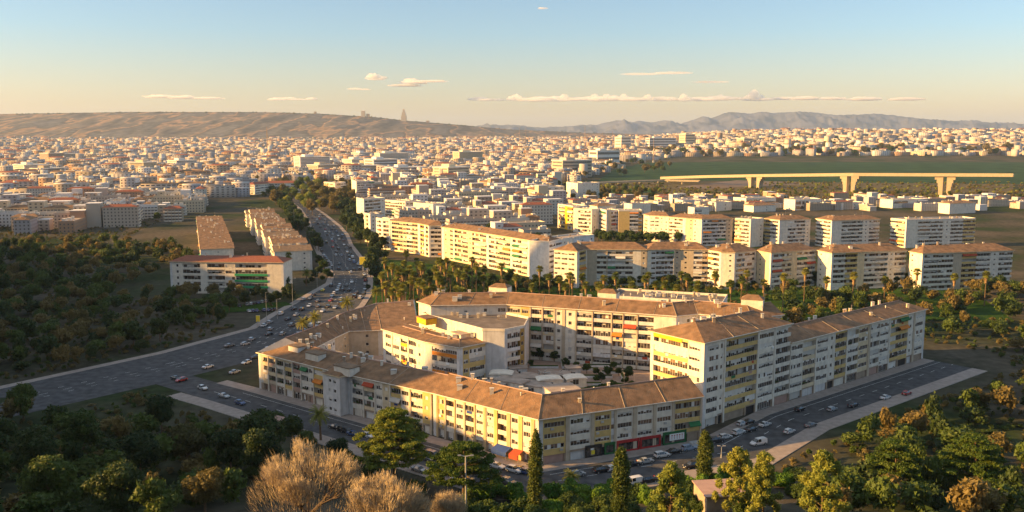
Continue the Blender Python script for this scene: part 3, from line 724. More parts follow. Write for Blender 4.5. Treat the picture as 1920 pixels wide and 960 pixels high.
# tower on the right
TL = (42.6, 272.5); fT = Frame(T0, T1)
TM = lerp2(T1, T2, .16)
Tin = offset([T0, T1, TM], 18.5)
B7 = wing('apartment_tower', 'white tower with yellow balcony bands at the right of the block, its left side sunlit', [T0, T1, TM], 18.5, 0, 8, 3.12,
     ['w:w:3.6 w:w:1.5 p:w:.4 l:y:6.6 l:y:3.2 p:w:.5', 'w:w:5 p:w:.4 l:w:5'],
     cap0='l:yw:13.2 w:w:4.6', inner=['w:w*3', 'w:w*2'], rise=3.6, seed=18, hip0=True, clutter=18, inner_line=[TL, Tin[1], Tin[2]], ground='shop', awn=.03, plants=.35, hip1=True)
Te = lerp2(TM, T2, .004)
B7b = wing('apartment_wing', 'lower six-storey wing running on to the right of the white tower', [Te, lerp2(T1, T2, .55), T2], 15, 0, 6, 3.1, ['w:w:5 l:c:5 p:w:.5 w:w:5 n:w:3 l:y:5 p:w:.5 l:w:5', 'w:c:5 p:b:1 l:w:5 w:w:5 p:w:.5 l:y:5 l:y:5 n:w:3 p:b:1 w:w:5'], cap1='b:w:4 n:w:3 b:w:3', inner=['w:w*4', 'w:w*4'], rise=3, seed=21, clutter=20, hip0=False, awn=.1, plants=.2)
g7 = MB(B7.o); g7.fbox(Frame(TL, T0), 1.2, 12.6, .02, .14, 8 * 3.12 - .75, 8 * 3.12 + .45, 'gold'); g7.build('gold_band', B7.root)
# annexes between tower roof and back wing
B8 = wing('apartment_block', 'white annex with roof terrace between the right tower and the back wing', [(62, 286), (84, 297)], 7, 5, 6, 3.1, ['w:w*6'], roof='flat2', seed=19, clutter=16, cap0='n:w b:w', ground='no')
# pavilions of the courtyard
def pavilion(px, py, z, sx, sy, h, rz, label, vault=False, m='white'):
    x, y = at(px, py, z); B = Bld('pavilion', (x, y, 5), label, 'pavilion', None, int(px))
    b = B.w; c, s = math.cos(rz), math.sin(rz)
    def P(u, v, w_): return (x + c * u - s * v, y + s * u + c * v, 5 + w_)
    b.hexa([P(-sx, -sy, 0), P(sx, -sy, 0), P(sx, sy, 0), P(-sx, sy, 0), P(-sx, -sy, h), P(sx, -sy, h), P(sx, sy, h), P(-sx, sy, h)], m)
    r_ = MB(B.o); e = .35
    if vault:
        k = 8; vs = []
        for i in range(k + 1):
            a = PI * i / k; u = -math.cos(a) * (sx + e); hh = h + math.sin(a) * sx * .16
            vs += [P(u, -sy - e, hh), P(u, sy + e, hh)]
        r_.add(vs, [(2 * i, 2 * i + 2, 2 * i + 3, 2 * i + 1) for i in range(k)] + [tuple(range(0, 2 * k + 2, 2)), tuple(range(2 * k + 1, 0, -2))], 'white')
    else: r_.hexa([P(-sx - e, -sy - e, h), P(sx + e, -sy - e, h), P(sx + e, sy + e, h), P(-sx - e, sy + e, h), P(-sx - e, -sy - e, h + .3), P(sx + e, -sy - e, h + .3), P(sx + e, sy + e, h + .3), P(-sx - e, sy + e, h + .3)], 'flat2')
    fr = Frame(P(-sx, -sy, 0)[:2], P(sx, -sy, 0)[:2]); fl = Frame(P(-sx, sy, 0)[:2], P(-sx, -sy, 0)[:2])
    B.window(fr, .8, max(1.8, sx * 1.2), .04, 6, 1.8); B.window(fl, .8, max(1.8, sy * 1.4), .04, 6, 1.8, 0)
    r_.build('roof', B.root); B.finish(); return B
ordn_ = ['first', 'second', 'third', 'fourth', 'fifth', 'sixth', 'seventh', 'eighth', 'ninth', 'tenth', 'eleventh', 'twelfth', 'thirteenth', 'fourteenth']
pavilion(1052, 728, 9.5, 4.6, 3.6, 4.6, .35, 'white box pavilion nearest the front roof in the courtyard')
pavilion(1005, 716, 8.6, 4.0, 2.6, 2.8, -.55, 'low white pavilion left of the white box pavilion')
pavilion(1030, 704, 9.4, 3.8, 2.2, 3.4, .2, 'wide arched pavilion behind the white box pavilion', True)
pavilion(985, 700, 9.0, 3.8, 2.4, 3.0, .1, 'low flat pavilion in the middle of the courtyard')
pavilion(960, 712, 8.6, 4.8, 2.6, 3.4, -.55, 'long low pavilion with flat brown roof by the front roof ridge')
pavilion(940, 697, 8.6, 3.6, 2.4, 3.2, -.1, 'small arched pavilion beside the blank white end wall', True)
pavilion(1078, 706, 8.0, 3.2, 2.4, 2.8, .2, 'small white pavilion at the right end of the pavilions', True)
pavilion(925, 716, 8.6, 3.4, 2.0, 3.0, -.55, 'tiny flat-roofed pavilion at the left end of the pavilions')
pr3 = random.Random(77)
for i in range(14):
    pavilion(930 + i * 11 + pr3.uniform(-5, 5), 690 + pr3.uniform(0, 26) * (1 if i < 9 else .5), 7.5, pr3.uniform(1.4, 3), pr3.uniform(1.2, 2.2), pr3.uniform(1.6, 3.2), pr3.choice([.2, -.55]), ordn_[i] + ' small hut from the left among the courtyard pavilions', False, 'white2')

for i, (px, py, sx, sy) in enumerate([(1120, 708, 5, .5), (1150, 700, 4, .5), (1168, 709, .5, 4), (1105, 722, 4, .5), (1090, 694, 6, .4), (1055, 684, .5, 5), (1135, 688, 6, .4), (1020, 690, 5, .4)]):
    x, y = at(px, py, 5); t = thing('planter', (x, y, 5), ordn_[i] + ' low wall planter of the courtyard garden', 'planter'); b = MB((x, y, 5)); b.box(x - sx, x + sx, y - sy, y + sy, 5, 5.7, 'white2'); b.build('wall', t)
    b = MB((x, y, 5)); b.box(x - sx + .15, x + sx - .15, y - sy + .12, y + sy - .12, 5.701, 6.0, 'leaf'); b.build('hedge', t)
# ---------------------------------------------------------------- apartment rows behind the palm park
GR = 'apartment blocks in rows behind the palm park'
def mid(label, pts, z, nf, depth, pats, rise=2.6, roof='tile', cap0=None, cap1=None, seed=1, clutter=9, zb=0, **k):
    fh = (z - zb - .5) / nf
    return wing('apartment_block', label, [at(x, y, z) for x, y in pts], depth, zb, nf, fh, pats, rise=rise, roof=roof, cap0=cap0, cap1=cap1, seed=seed,
                simple=True, clutter=clutter, group=GR, ground='no', plants=0, seams=False, awn=k.pop('awn', .06), **k)
mid('narrow tall block, farthest of the row stepping back from the boulevard trees', [(668, 372), (682, 375), (722, 372)], 25, 8, 16, ['b:w:4 n:w:3', 'l:w:5 l:v:5 n:w:3'], cap0='w:w*2', seed=31, roof='flat2')
mid('block with rounded cream front and dark stair windows beside the boulevard trees', [(683, 401), (694, 403), (712, 402)], 22, 7, 15, ['w:c:2 l:c:3 b:w:2', 'n:w:3 n:w:3 b:v:2'], seed=32, cap0='l:c*2', roof='flat2')
mid('white block with open balconies left of the long sunlit yellow row', [(705, 410), (716, 412), (731, 413), (742, 412)], 22, 7, 15, ['w:w:3 l:w:4', 'l:w:5 l:v:4', 'b:w:3'], seed=33, cap0='w:w*3', roof='flat2')
mid('long sunlit yellow block with balconies facing the upper palms', [(732, 414), (783, 419), (804, 423), (827, 423)], 22, 7, 15, ['l:c:5 l:c:5 w:c:3 l:w:5 l:c:5', 'b:w:3 l:y:5 b:w:2 l:c:3', 'l:w:5 l:w:5 l:v:5'], seed=34, cap0='l:c*3', hip1=True)
mid('long sunlit golden block with rows of balconies above the palms', [(828, 426), (852, 429), (930, 441), (1000, 452), (1029, 454)], 22, 7, 15,
    ['b:w:1 n:c:3 b:c:2 w:c:3 b:w:1', 'l:c:5 l:c:5 n:c:3 l:c:5 l:c:5 b:w:1.5 l:w:5', 'l:c:5 l:c:5 b:w:1.5 l:w:5 l:c:5 b:w:3', 'l:w:5 l:v:5 l:v:4'], seed=35, cap0='w:c*3', clutter=20)
mid('white gabled block with small dark windows at the right end of the golden row', [(1030, 456), (1054, 450), (1075, 447), (1114, 442)], 22.5, 7, 13, ['w:v:3 w:v:3', 'n:w:3 b:w:3', 'b:v:4 n:v:3 b:v:3 n:v:3'], seed=36, roof='flat2', clutter=10)
k2 = dict(rise=3.4)
mid('left block of the front row behind the palms, yellow balconies on its narrow side', [(1082, 472), (1101, 468), (1213, 469)], 20.5, 7, 15, ['b:w:.8 l:y:4 b:w:.8', 'b:b:5 l:w:5 p:b:.5 l:v:4 l:w:5 l:w:4 b:w:4 n:b:3'], seed=41, cap0='w:w*3', rise=3.4)
mid('pale grey block second from the left in the front row behind the palms', [(1214, 469), (1275, 468), (1327, 469)], 20.5, 7, 15, ['b:w:2 w:v:3 l:v:5 l:v:5 p:w:.5 n:b:3', 'b:b:2 n:b:3 b:b:3 l:v:5 l:b:3'], seed=42, rise=3.4)
mid('block with sunlit white balconies in the middle of the front row behind the palms', [(1328, 469), (1352, 473), (1378, 474), (1419, 470)], 20.5, 7, 15, ['l:w:4 l:w:4', 'b:w:4 n:w:3', 'l:w:5 l:v:6 b:v:1'], seed=43, rise=3.4)
mid('cream block at the right of the front row behind the palms', [(1420, 470), (1446, 475), (1530, 468)], 20.5, 7, 15, ['n:c:3 b:c:3', 'l:w:5 l:c:5 b:c:3 l:w:5 l:w:5'], seed=44, rise=3.4)
mid('far right block of the front row, beyond the cream block', [(1534, 470), (1560, 475), (1700, 470)], 20.5, 7, 15, ['n:w:3 b:w:3', 'l:w:5 l:y:5 b:c:3 l:w:5 l:w:5 n:w:3 l:w:5'], seed=45, rise=3.4)
mid('last block on the right of the front row', [(1706, 472), (1730, 476), (1900, 470)], 20.5, 7, 15, ['n:w:3 b:w:3', 'l:w:5 l:w:5 b:b:3 l:y:5 l:w:5 n:w:3 l:w:5'], seed=46, rise=3.4)
mid('golden stepped block at the left of the second row on the right', [(1046, 384), (1074, 388)], 21, 6, 15, ['l:y:5 b:g:2 l:y:4'], seed=51, roof='flat2', cap0='l:c*2')
mid('white block with grey balconies in the second row on the right', [(1075, 392), (1110, 394), (1124, 393)], 20, 6, 14, ['b:w:4 l:w:5 l:w:5', 'n:v:3 b:v:3'], seed=52, roof='flat2')
mid('slim block with sunlit rounded balconies in the second row', [(1125, 393), (1137, 396), (1159, 395)], 20, 6, 14, ['l:w:6', 'b:c:4 l:v:5 n:v:2'], seed=53, roof='flat2')
mid('block with blank ochre wall and dark balconies left of the white gridded block', [(1160, 396), (1204, 396)], 20, 6, 14, ['b:y:6 b:y:3 l:v:7 l:o:3'], seed=54, roof='flat2')
mid('white gridded block with sunlit corner in the second row', [(1207, 402), (1216, 404), (1254, 406)], 20.5, 7, 15, ['w:c:3', 'w:w:3 w:w:3 n:w:3 n:w:3'], seed=55, cap0='b:w:3 w:w:4')
mid('brown-roofed block with bright sunlit balconies in the second row', [(1255, 407), (1283, 409), (1316, 411), (1374, 410)], 20.5, 7, 15, ['l:w:5 l:w:5', 'b:c:2 n:c:3 n:w:2.5 b:w:2', 'l:w:5 l:v:4 l:w:5 n:b:4'], seed=56)
mid('block with wide cream balconies at the right of the second row', [(1378, 411), (1408, 413), (1432, 411)], 20.5, 7, 15, ['l:c:4 l:w:5', 'b:w:4 n:w:3'], seed=57, roof='flat2')
mid('sunlit yellow block at the right end of the second row', [(1433, 410), (1462, 413), (1520, 411)], 20.5, 7, 15, ['l:y:4 l:w:5', 'b:w:4 l:w:5 l:w:5 n:w:3'], seed=58, roof='tile')
mid('brown-roofed block beyond the yellow one in the second row', [(1530, 410), (1560, 414), (1650, 411)], 20.5, 7, 15, ['l:w:4 l:w:5', 'b:w:4 l:w:5 l:w:5 n:w:3 l:w:5'], seed=59, roof='tile')
mid('flat-roofed block at the far right of the second row', [(1670, 411), (1700, 414), (1830, 411)], 20.5, 7, 15, ['l:w:4 l:c:5', 'b:w:4 l:w:5 l:w:5 n:w:3 l:w:5 l:y:5'], seed=60, roof='flat2')
# left of the boulevard: terrace of stepped houses, and the block with green bands
TD = Vector((-.335, .942)); TN = Vector((.942, .335))
ordn = ['nearest', 'second', 'third', 'fourth', 'fifth', 'sixth', 'seventh', 'eighth', 'ninth', 'tenth', 'eleventh', 'twelfth', 'thirteenth', 'fourteenth']
for i in range(13):
    s0 = Vector((-126, 566)) + TD * (i * 23.4); wdt = 23 - (i % 3) * 1.2
    a = s0 - TN * wdt
    wing('terrace_house', ordn[i] + ' house of the stepped terrace left of the boulevard', [tuple(a), tuple(s0)], 22.6, 0, 4, 2.95 + .38 * (i % 2) + .12 * (i % 3), ['b:w:3 b:w:5 b:w:3 n:w:3 b:w:1' if i == 0 else 'b:w:12'],
         cap0='l:w:5 l:c:5 l:w:5 b:w:3', cap1='n:w:3 n:w:3 n:w:3 n:w:3', rise=2.4, roof='tile' if i % 3 else 'tile2', seed=70 + i, group='terraced houses along the boulevard', ground='no', simple=True, seams=False, clutter=15, hip0=False, hip1=False, plants=0)
for i in range(9):                                    # second terrace further left
    s0 = Vector((-178, 575)) + TD * (i * 25); a = s0 - TN * 20
    wing('terrace_house', ordn[i] + ' house of the rear terrace beyond the left edge of the boulevard terrace', [tuple(a), tuple(s0)], 24, 0, 4, 3.0, ['b:w:4 n:w:3 b:w:4'],
         cap0='l:w:5 l:c:5 l:w:5', rise=2.4, seed=90 + i, group='terraced houses along the boulevard', ground='no', simple=True, seams=False, clutter=5, plants=0, hip0=False, hip1=False)
Gx = at(533, 552, 0); Gl = (Gx[0] - 62, Gx[1] + 4)
BG = wing('apartment_block', 'white block with red tiled roof and green balcony bands by the boulevard', [Gl, Gx], 15, 0, 5, 3.3, ['n:w:3 l:w:5 b:w:2 l:w:5 w:w:3 l:w:9 b:w:4'], cap1='b:w:10', cap0='w:w*3',
          rise=2.5, roof='redtile', seed=120, ground='no', simple=True, clutter=4, seams=False, awn=0, plants=0)
frg = Frame(Gl, Gx)
for k in range(1, 4): B_ = MB(BG.o); B_.fbox(frg, frg.L * .57, frg.L * .86, .14, .22, k * 3.3 - .1, k * 3.3 + 1.1, 'green_band'); B_.build('green_band', BG.root)
wing('apartment_block', 'long white block with red tiled roof behind trees at the boulevard end', [at(478, 365), at(505, 362), at(566, 361)], 16, 0, 4, 3.3, ['w:w*3', 'w:w*6'], cap0='w:w*2', rise=3, roof='redtile', seed=121,
     ground='no', simple=True, clutter=5, seams=False, plants=0)
mid('glowing yellow sunlit block behind the poplars', [(607, 342), (628, 344), (648, 342)], 20, 6, 18, ['l:y:5 l:c:5', 'l:c:5 w:w:5'], seed=122, roof='flat2')
mid('grey block right of the glowing yellow one', [(659, 338), (668, 341), (702, 340)], 24, 8, 16, ['b:w:5', 'l:w:5 l:v:5 l:v:5'], seed=123, roof='flat2')
mid('white block with square dark windows at the edge of the green field', [(1062, 342), (1083, 345), (1124, 343)], 20, 6, 16, ['n:w*3', 'b:w:2 n:w:4 b:w:2 n:w:4 n:w:3'], seed=124, roof='flat2')
mid('white stepped block left of the block with square dark windows', [(985, 350), (1005, 353), (1058, 350)], 16, 5, 16, ['n:w*3', 'w:w*3 b:w:3 w:w*2'], seed=125, roof='flat2')
mid('bright white flat building behind the long yellow row', [(775, 381), (812, 384), (836, 382)], 14, 4, 16, ['b:w:8 n:w:3', 'b:w:4 n:w:3'], seed=126, roof='flat2')
mid('low pale building by the bright white flat building', [(722, 376), (760, 379), (790, 378)], 14, 4, 16, ['l:w*3', 'w:w*2'], seed=127, roof='flat2')
# low buildings between second row and field
for i, (x0, y0, wd) in enumerate([(1265, 375, 52), (1330, 379, 42), (1375, 371, 80), (1395, 384, 60), (1290, 389, 40), (1170, 382, 50), (1225, 378, 30), (1105, 385, 50), (1470, 374, 70), (1560, 380, 60), (1650, 374, 80), (1760, 380, 70)]):
    mid(['white flat shed', 'small white house', 'long low sunlit depot', 'pale flat house', 'low brown-roofed house', 'low cream house', 'tiny white house', 'low white house', 'wide low depot', 'pale low house', 'long pale depot', 'low grey depot'][i] + ' between the second row and the green field',
        [(x0, y0), (x0 + wd * .3, y0 + 2), (x0 + wd, y0)], 7 + (i % 3) * 2, 2, 18, ['b:w:4', 'b:w:6 n:w:3 b:w:4' if i % 2 else 'w:w:4 b:w:4'], seed=130 + i, roof=['flat2', 'flat', 'flat2', 'tile'][i % 4], rise=2, clutter=4)

# ---------------------------------------------------------------- the far city
import numpy as np
def city_proto(i, lod):
    r = random.Random(500 + i); b = MB(); W, Dp, nf = r.choice([16, 22, 30, 40] if lod == 0 else [18, 26, 38, 52]), r.choice([11, 13, 15]), r.choice([3, 4, 4, 5, 5, 6])
    h = nf * 3.0 + .6; hw, hd = W / 2, Dp / 2
    wm = 'city_wall' if lod < 1 else 'city_wall_far'
    b.box(-hw, hw, -hd, hd, -6, h, wm)
    rm = r.choice(['flat2', 'flat', 'tile', 'flat2', 'tile', 'flat'])
    if rm == 'tile':
        b.add([(-hw - .4, -hd - .4, h), (hw + .4, -hd - .4, h), (hw + .4, hd + .4, h), (-hw - .4, hd + .4, h), (-hw * .6, 0, h + 2.2), (hw * .6, 0, h + 2.2)], [(0, 1, 5, 4), (1, 2, 5), (2, 3, 4, 5), (3, 0, 4)], 'tile' if r.random() < .6 else 'redtile')
    else:
        b.quad((-hw + .3, -hd + .3, h + .02), (hw - .3, -hd + .3, h + .02), (hw - .3, hd - .3, h + .02), (-hw + .3, hd - .3, h + .02), rm)
        if lod < 2:
            for x0, x1, y0, y1 in ((-hw, hw, -hd, -hd + .25), (-hw, hw, hd - .25, hd), (-hw, -hw + .25, -hd + .25, hd - .25), (hw - .25, hw, -hd + .25, hd - .25)): b.box(x0, x1, y0, y1, h + .001, h + .9, wm)
    if r.random() < .55:                              # a taller or lower part joined at one end
        w2 = W * r.uniform(.3, .5); sd = r.choice([-1, 1]); h2 = h + r.choice([-3.2, 3.1, 3.1, 6.1]); x0 = sd * (hw + w2 / 2 - .5)
        b.box(x0 - w2 / 2, x0 + w2 / 2, -hd * .8, hd * 1.1, -6, h2, wm); b.box(x0 - w2 / 2 - .1, x0 + w2 / 2 + .1, -hd * .8 - .1, hd * 1.1 + .1, h2 + .002, h2 + .5, 'white2')
        for f in range(int(h2 // 3)):
            for q in range(max(1, int(w2 // 4))):
                c = x0 - w2 / 2 + (q + .5) * w2 / max(1, int(w2 // 4)); b.quad((c - .9, -hd * .8 - .04, f * 3 + .9), (c + .9, -hd * .8 - .04, f * 3 + .9), (c + .9, -hd * .8 - .04, f * 3 + 2.2), (c - .9, -hd * .8 - .04, f * 3 + 2.2), 'glass_dim')
    for k in range(r.choice([1, 2, 3])):
        x = r.uniform(-hw + 2.4, hw - 2.4); y = r.uniform(-hd + 2.2, hd - 2.2); s = r.uniform(1.2, 2.2)
        b.box(x - s, x + s, y - s * .8, y + s * .8, h - .2, h + r.uniform(2.2, 3.4), 'white')
    if lod < 2:
        for k in range(5):
            x = r.uniform(-hw + 1, hw - 1); y = r.uniform(-hd + 1, hd - 1); b.box(x - .25, x + .25, y - .25, y + .25, h, h + 1.4, 'white')
    for f in range(nf):                               # window openings and balcony bands
        z = f * 3.0 + .9
        for side in range(4):
            L = W if side % 2 == 0 else Dp; hh = hd if side % 2 == 0 else hw
            kind = (i + side) % 3
            if lod == 0: n = int(L // 3)
            else: n = max(1, int(L // 6))
            for q in range(n):
                c = -L / 2 + (q + .5) * L / n; wv = (.6 if kind else 1.2) if lod == 0 else (1.6 if kind else 2.3)
                def T(u, o):
                    if side == 0: return (u, -hh - o)
                    if side == 1: return (hh + o, u)
                    if side == 2: return (-u, hh + o)
                    return (-hh - o, -u)
                a = T(c - wv, .04); d = T(c + wv, .04)
                b.quad((*a, z), (*d, z), (*d, z + 1.4), (*a, z + 1.4), 'glass_dim')
                if kind == 0 and lod < 1:
                    a2 = T(c - wv - .1, .9); d2 = T(c + wv + .1, .9); a = T(c - wv - .1, .0); d = T(c + wv + .1, .0)
                    b.hexa([(*a2, z - .95), (*d2, z - .95), (*d, z - .95), (*a, z - .95), (*a2, z + .15), (*d2, z + .15), (*d, z + .15), (*a, z + .15)], 'white')
    return b, W, Dp, h
def px_of(X, Y, Z=0):
    zc = Y * CT + (H - Z) * ST; v = ((H - Z) * CT - Y * ST) / zc
    return PXC + F * X / zc, PYC + F * v
def inpoly(x, y, P):
    c = False; n = len(P)
    for i in range(n):
        (x1, y1), (x2, y2) = P[i], P[i - 1]
        if (y1 > y) != (y2 > y) and x < (x2 - x1) * (y - y1) / (y2 - y1) + x1: c = not c
    return c
NOCITY = [[(440, 960), (440, 380), (470, 349), (580, 345), (640, 342), (715, 380), (760, 420), (1030, 470), (1210, 470), (1210, 960)],          # boulevard, park, rows
          [(1020, 362), (1150, 318), (1180, 303), (1260, 296), (2000, 296), (2000, 960), (1030, 960)],                                                # field and the rows on the right
          [(-300, 960), (-300, 470), (200, 430), (330, 420), (450, 350), (480, 340), (500, 960)],
          [(1030, 400), (1030, 960), (1950, 960), (1950, 370)]]
def free(X, Y, m=0):
    px, py = px_of(X, Y)
    if X < -(.6 * Y - 12) and Y < 800: return False
    return not any(inpoly(px, py, P) for P in NOCITY)
crn = random.Random(42); sites = []
Y = 560.0
while Y < 7200:
    sp = 28.5 + max(0, (Y - 900)) * .0095; hw = Y * .60 + 60; X = -hw
    while X < hw:
        x = X + crn.uniform(-.22, .22) * sp; y = Y + crn.uniform(-.22, .22) * sp
        X += sp * crn.uniform(.95, 1.6)
        if crn.random() < .09 or not free(x, y): continue
        px, py = px_of(x, y)
        if py < 266 and px < 1190 and y > 6200: continue
        sites.append((x, y))
    Y += sp * 1.05
sites.sort(key=lambda s: s[1] - (0 if 440 < px_of(*s)[0] < 1480 else -400))
P0 = [city_proto(i, 0) for i in range(14)]; P1 = [city_proto(i, 1) for i in range(14)]; P2 = [city_proto(i, 2) for i in range(10)]
M0 = [p[0].mesh('city_block') for p in P0]
heights = {3: 'low', 4: 'low', 5: 'mid-rise', 6: 'tall', 7: 'tall'}
NI = 225
CPAL = [('off-white', (.56, .52, .45)), ('beige', (.46, .40, .33)), ('cream', (.56, .46, .32)), ('tan', (.38, .31, .23)), ('bright white', (.64, .62, .60)), ('brick-toned', (.40, .25, .16)), ('pinkish', (.48, .39, .32)), ('grey', (.38, .36, .37))]
def city_rot(x, y): return R(9 + 9 * math.sin(x * .002 + y * .0016) + crn.choice([0, 0, 90]) + crn.uniform(-3, 3))
for i, (x, y) in enumerate(sites[:NI]):
    k = crn.randrange(14); px, py = px_of(x, y)
    o = bpy.data.objects.new('city_building', M0[k]); COL.objects.link(o); o.location = (x, y, hgt(x, y)); o.rotation_euler.z = city_rot(x, y)
    nfl = round((P0[k][3] - .6) / 3)
    where = ('outside the left of the boulevard' if px < 480 else 'behind the boulevard poplars' if px < 700 else 'behind the long yellow row' if px < 860 else 'behind the golden row' if px < 1040 else 'beyond the white gabled block' if px < 1200 else 'beyond the field')
    cn, cc = crn.choice(CPAL); o.color = (*cc, 1)
    tag(o, '%s %s-storey %s building, %s roof, %s' % (cn, ['', '', '', 'three', 'four', 'five', 'six', 'seven'][nfl], 'narrow' if P0[k][1] < 15 else 'wide' if P0[k][1] > 25 else 'boxy',
        'tiled' if 'tile' in M0[k].materials or any(m.name in ('tile', 'redtile') for m in M0[k].materials) else 'flat', where), 'building', 'city buildings beyond the apartment rows')
def mass(name, protos, places, kind='stuff', cat=None, label=None):
    """many copies of prototype meshes as one mesh"""
    V = []; FI = []; LT = []; MI = []; mats = []; off = 0
    pre = []
    for p in protos:
        b = p[0] if isinstance(p, tuple) else p
        v = np.array(b.v, dtype=np.float32); idx = np.array([i for f in b.f for i in f], dtype=np.int32); lt = np.array([len(f) for f in b.f], dtype=np.int32)
        for m in b.mats:
            if m not in mats: mats.append(m)
        mi = np.array([mats.index(b.mats[k]) for k in b.m], dtype=np.int32); pre.append((v, idx, lt, mi))
    for (x, y, z, rz, s, sz, k) in places:
        v, idx, lt, mi = pre[k]; c, sn = math.cos(rz) * s, math.sin(rz) * s
        q = np.empty_like(v); q[:, 0] = v[:, 0] * c - v[:, 1] * sn + x; q[:, 1] = v[:, 0] * sn + v[:, 1] * c + y; q[:, 2] = v[:, 2] * sz + z
        V.append(q); FI.append(idx + off); LT.append(lt); MI.append(mi); off += len(v)
    V = np.concatenate(V); FI = np.concatenate(FI); LT = np.concatenate(LT); MI = np.concatenate(MI)
    me = bpy.data.meshes.new(name); me.vertices.add(len(V)); me.vertices.foreach_set('co', V.ravel())
    me.loops.add(len(FI)); me.loops.foreach_set('vertex_index', FI); me.polygons.add(len(LT))
    me.polygons.foreach_set('loop_start', np.concatenate([[0], np.cumsum(LT)[:-1]]).astype(np.int32)); me.polygons.foreach_set('material_index', MI)
    for m in mats: me.materials.append(MATS[m])
    me.update(calc_edges=True)
    o = bpy.data.objects.new(name, me); COL.objects.link(o); tag(o, label, cat, None, kind); return o
pl1 = []; pl2 = []
for x, y in sites[NI:]:
    s = 1 + max(0, y - 1500) * .00010; sz = crn.uniform(.75, 1.25) * (1 + .15 * (y > 3000))
    e = (x, y, hgt(x, y), city_rot(x, y), s, sz)
    if y < 2600: pl1.append((*e, crn.randrange(14)))
    else: pl2.append((*e, crn.randrange(10)))
mass('distant_city', P1, pl1, label='dense carpet of small sunlit buildings reaching to the hills', cat='city')
mass('distant_city', P2, pl2, label='hazy farthest city buildings at the foot of the hills', cat='city')

lown = []
for i in range(74):
    px = 1040 + (i * 41.7) % 880; py = 376 + (i % 5) * 4.6 + crn.uniform(-1.5, 1.5); x, y = at(px, py); k = crn.randrange(14)
    if any(abs(x - a) < 20 and abs(y - b_) < 17 for a, b_ in lown): continue
    lown.append((x, y)); o = bpy.data.objects.new('city_building', M0[k]); COL.objects.link(o); o.location = (x, y, 0); o.rotation_euler.z = city_rot(x, y); o.scale = (.7, .8, .5); cn, cc = crn.choice(CPAL); o.color = (*cc, 1)
    tag(o, cn + ' low house between the second row and the viaduct bank', 'building', 'low houses before the viaduct bank')
print('SITES', len(sites), len(pl1), len(pl2))
# ---------------------------------------------------------------- plants
def leaves(b, blobs, per, size, m, seed=0, up=.0, tri=True, shell=.35, aspect=1.0):
    """many small leaf faces through the volume of the blobs: (x, y, z, rx, ry, rz)"""
    g = np.random.default_rng(seed)
    for (x, y, z, rx, ry, rz) in blobs:
        n = int(per); d = g.normal(size=(n, 3)); d /= np.linalg.norm(d, axis=1)[:, None]
        r = shell + (1 - shell) * g.random(n) ** .5
        r *= 1 + .22 * np.sin(d[:, 0] * 5 + x) * np.cos(d[:, 1] * 6 + y)
        c = d * r[:, None] * np.array([rx, ry, rz]) + np.array([x, y, z])
        a = g.normal(size=(n, 3)); a /= np.linalg.norm(a, axis=1)[:, None]; a[:, 2] *= (1 - up * .3)
        w_ = np.cross(a, d + .3 * g.normal(size=(n, 3))); w_ /= np.linalg.norm(w_, axis=1)[:, None] + 1e-6
        s = size * (.6 + .8 * g.random(n))[:, None]; a = a * s * aspect; w_ = w_ * s * .5
        o = np.stack([c - w_, c + w_, c + a], 1).reshape(-1, 3)
        base = len(b.v); ox, oy, oz = b.o; b.v += [(p[0] - ox, p[1] - oy, p[2] - oz) for p in o.tolist()]
        k = b.mi(m); b.f += [[base + 3 * i, base + 3 * i + 1, base + 3 * i + 2] for i in range(n)]; b.m += [k] * n
def plant(name, meshes, loc, label, cat, group=None, s=1.0, rz=0, sz=None):
    """meshes: list of (part name, mesh)"""
    r = thing(name, loc, label, cat, group, rz); r.scale = (s, s, sz or s)
    for pn, me in meshes:
        o = bpy.data.objects.new(pn, me); COL.objects.link(o); o.parent = r
    return r
def broad(seed, h=9, wd=7, per=420, m='leaf', leaf=.5, nb=9, trunkh=.3):
    r = random.Random(seed); t = MB(); c = MB()
    t.tube((0, 0, -1), (.2, .1, h * trunkh * 1.3), .05 * h * .55, .03 * h * .6, 'trunk', 7)
    bl = []
    for i in range(nb):
        a = r.random() * 2 * PI; q = r.random() ** .6 * wd * .30; z = h * (trunkh + .12 + r.random() * (1 - trunkh - .28)); s = wd * r.uniform(.16, .27)
        k = 1 - .5 * max(0, (z / h - .6)) / .4
        p = (math.cos(a) * q * k, math.sin(a) * q * k, z); bl.append((*p, s, s, s * .75)); t.tube((.15, .1, h * trunkh), p, .018 * h, .006 * h, 'trunk', 4)
    leaves(c, bl, per, leaf, m, seed)
    return [('trunk', t.mesh('trunk')), ('crown', c.mesh('crown'))], c
def umbrella_pine(seed, h, wd, layers, per=260, m='leaf_pine'):
    r = random.Random(seed); t = MB(); c = MB(); t.tube((0, 0, -1), (wd * .03, 0, h * .55), .34, .24, 'trunk', 8); t.tube((wd * .03, 0, h * .55), (wd * .0, .2, h * .95), .24, .08, 'trunk', 7)
    bl = []
    for k in range(layers):
        zf = .30 + .66 * k / max(1, layers - 1); rad = wd * .5 * (1 - .75 * max(0, zf - .55) / .45) * r.uniform(.85, 1.1); n = int(9 + rad * 2.0)
        for i in range(n):
            a = 2 * PI * (i + r.random()) / n; q = rad * r.uniform(.35, 1.0); z = h * zf + r.uniform(-.35, .35) + q * .03
            p = (math.cos(a) * q, math.sin(a) * q, z); bl.append((*p, r.uniform(1.0, 1.9), r.uniform(1.0, 1.9), r.uniform(.16, .34)))
            if r.random() < .5: t.tube((wd * .02, 0, z - .9 - q * .12), (p[0], p[1], z - .15), .10, .03, 'bark', 4)
    leaves(c, bl, per, .36, m, seed, shell=.1)
    return [('trunk', t.mesh('trunk')), ('crown', c.mesh('crown'))]
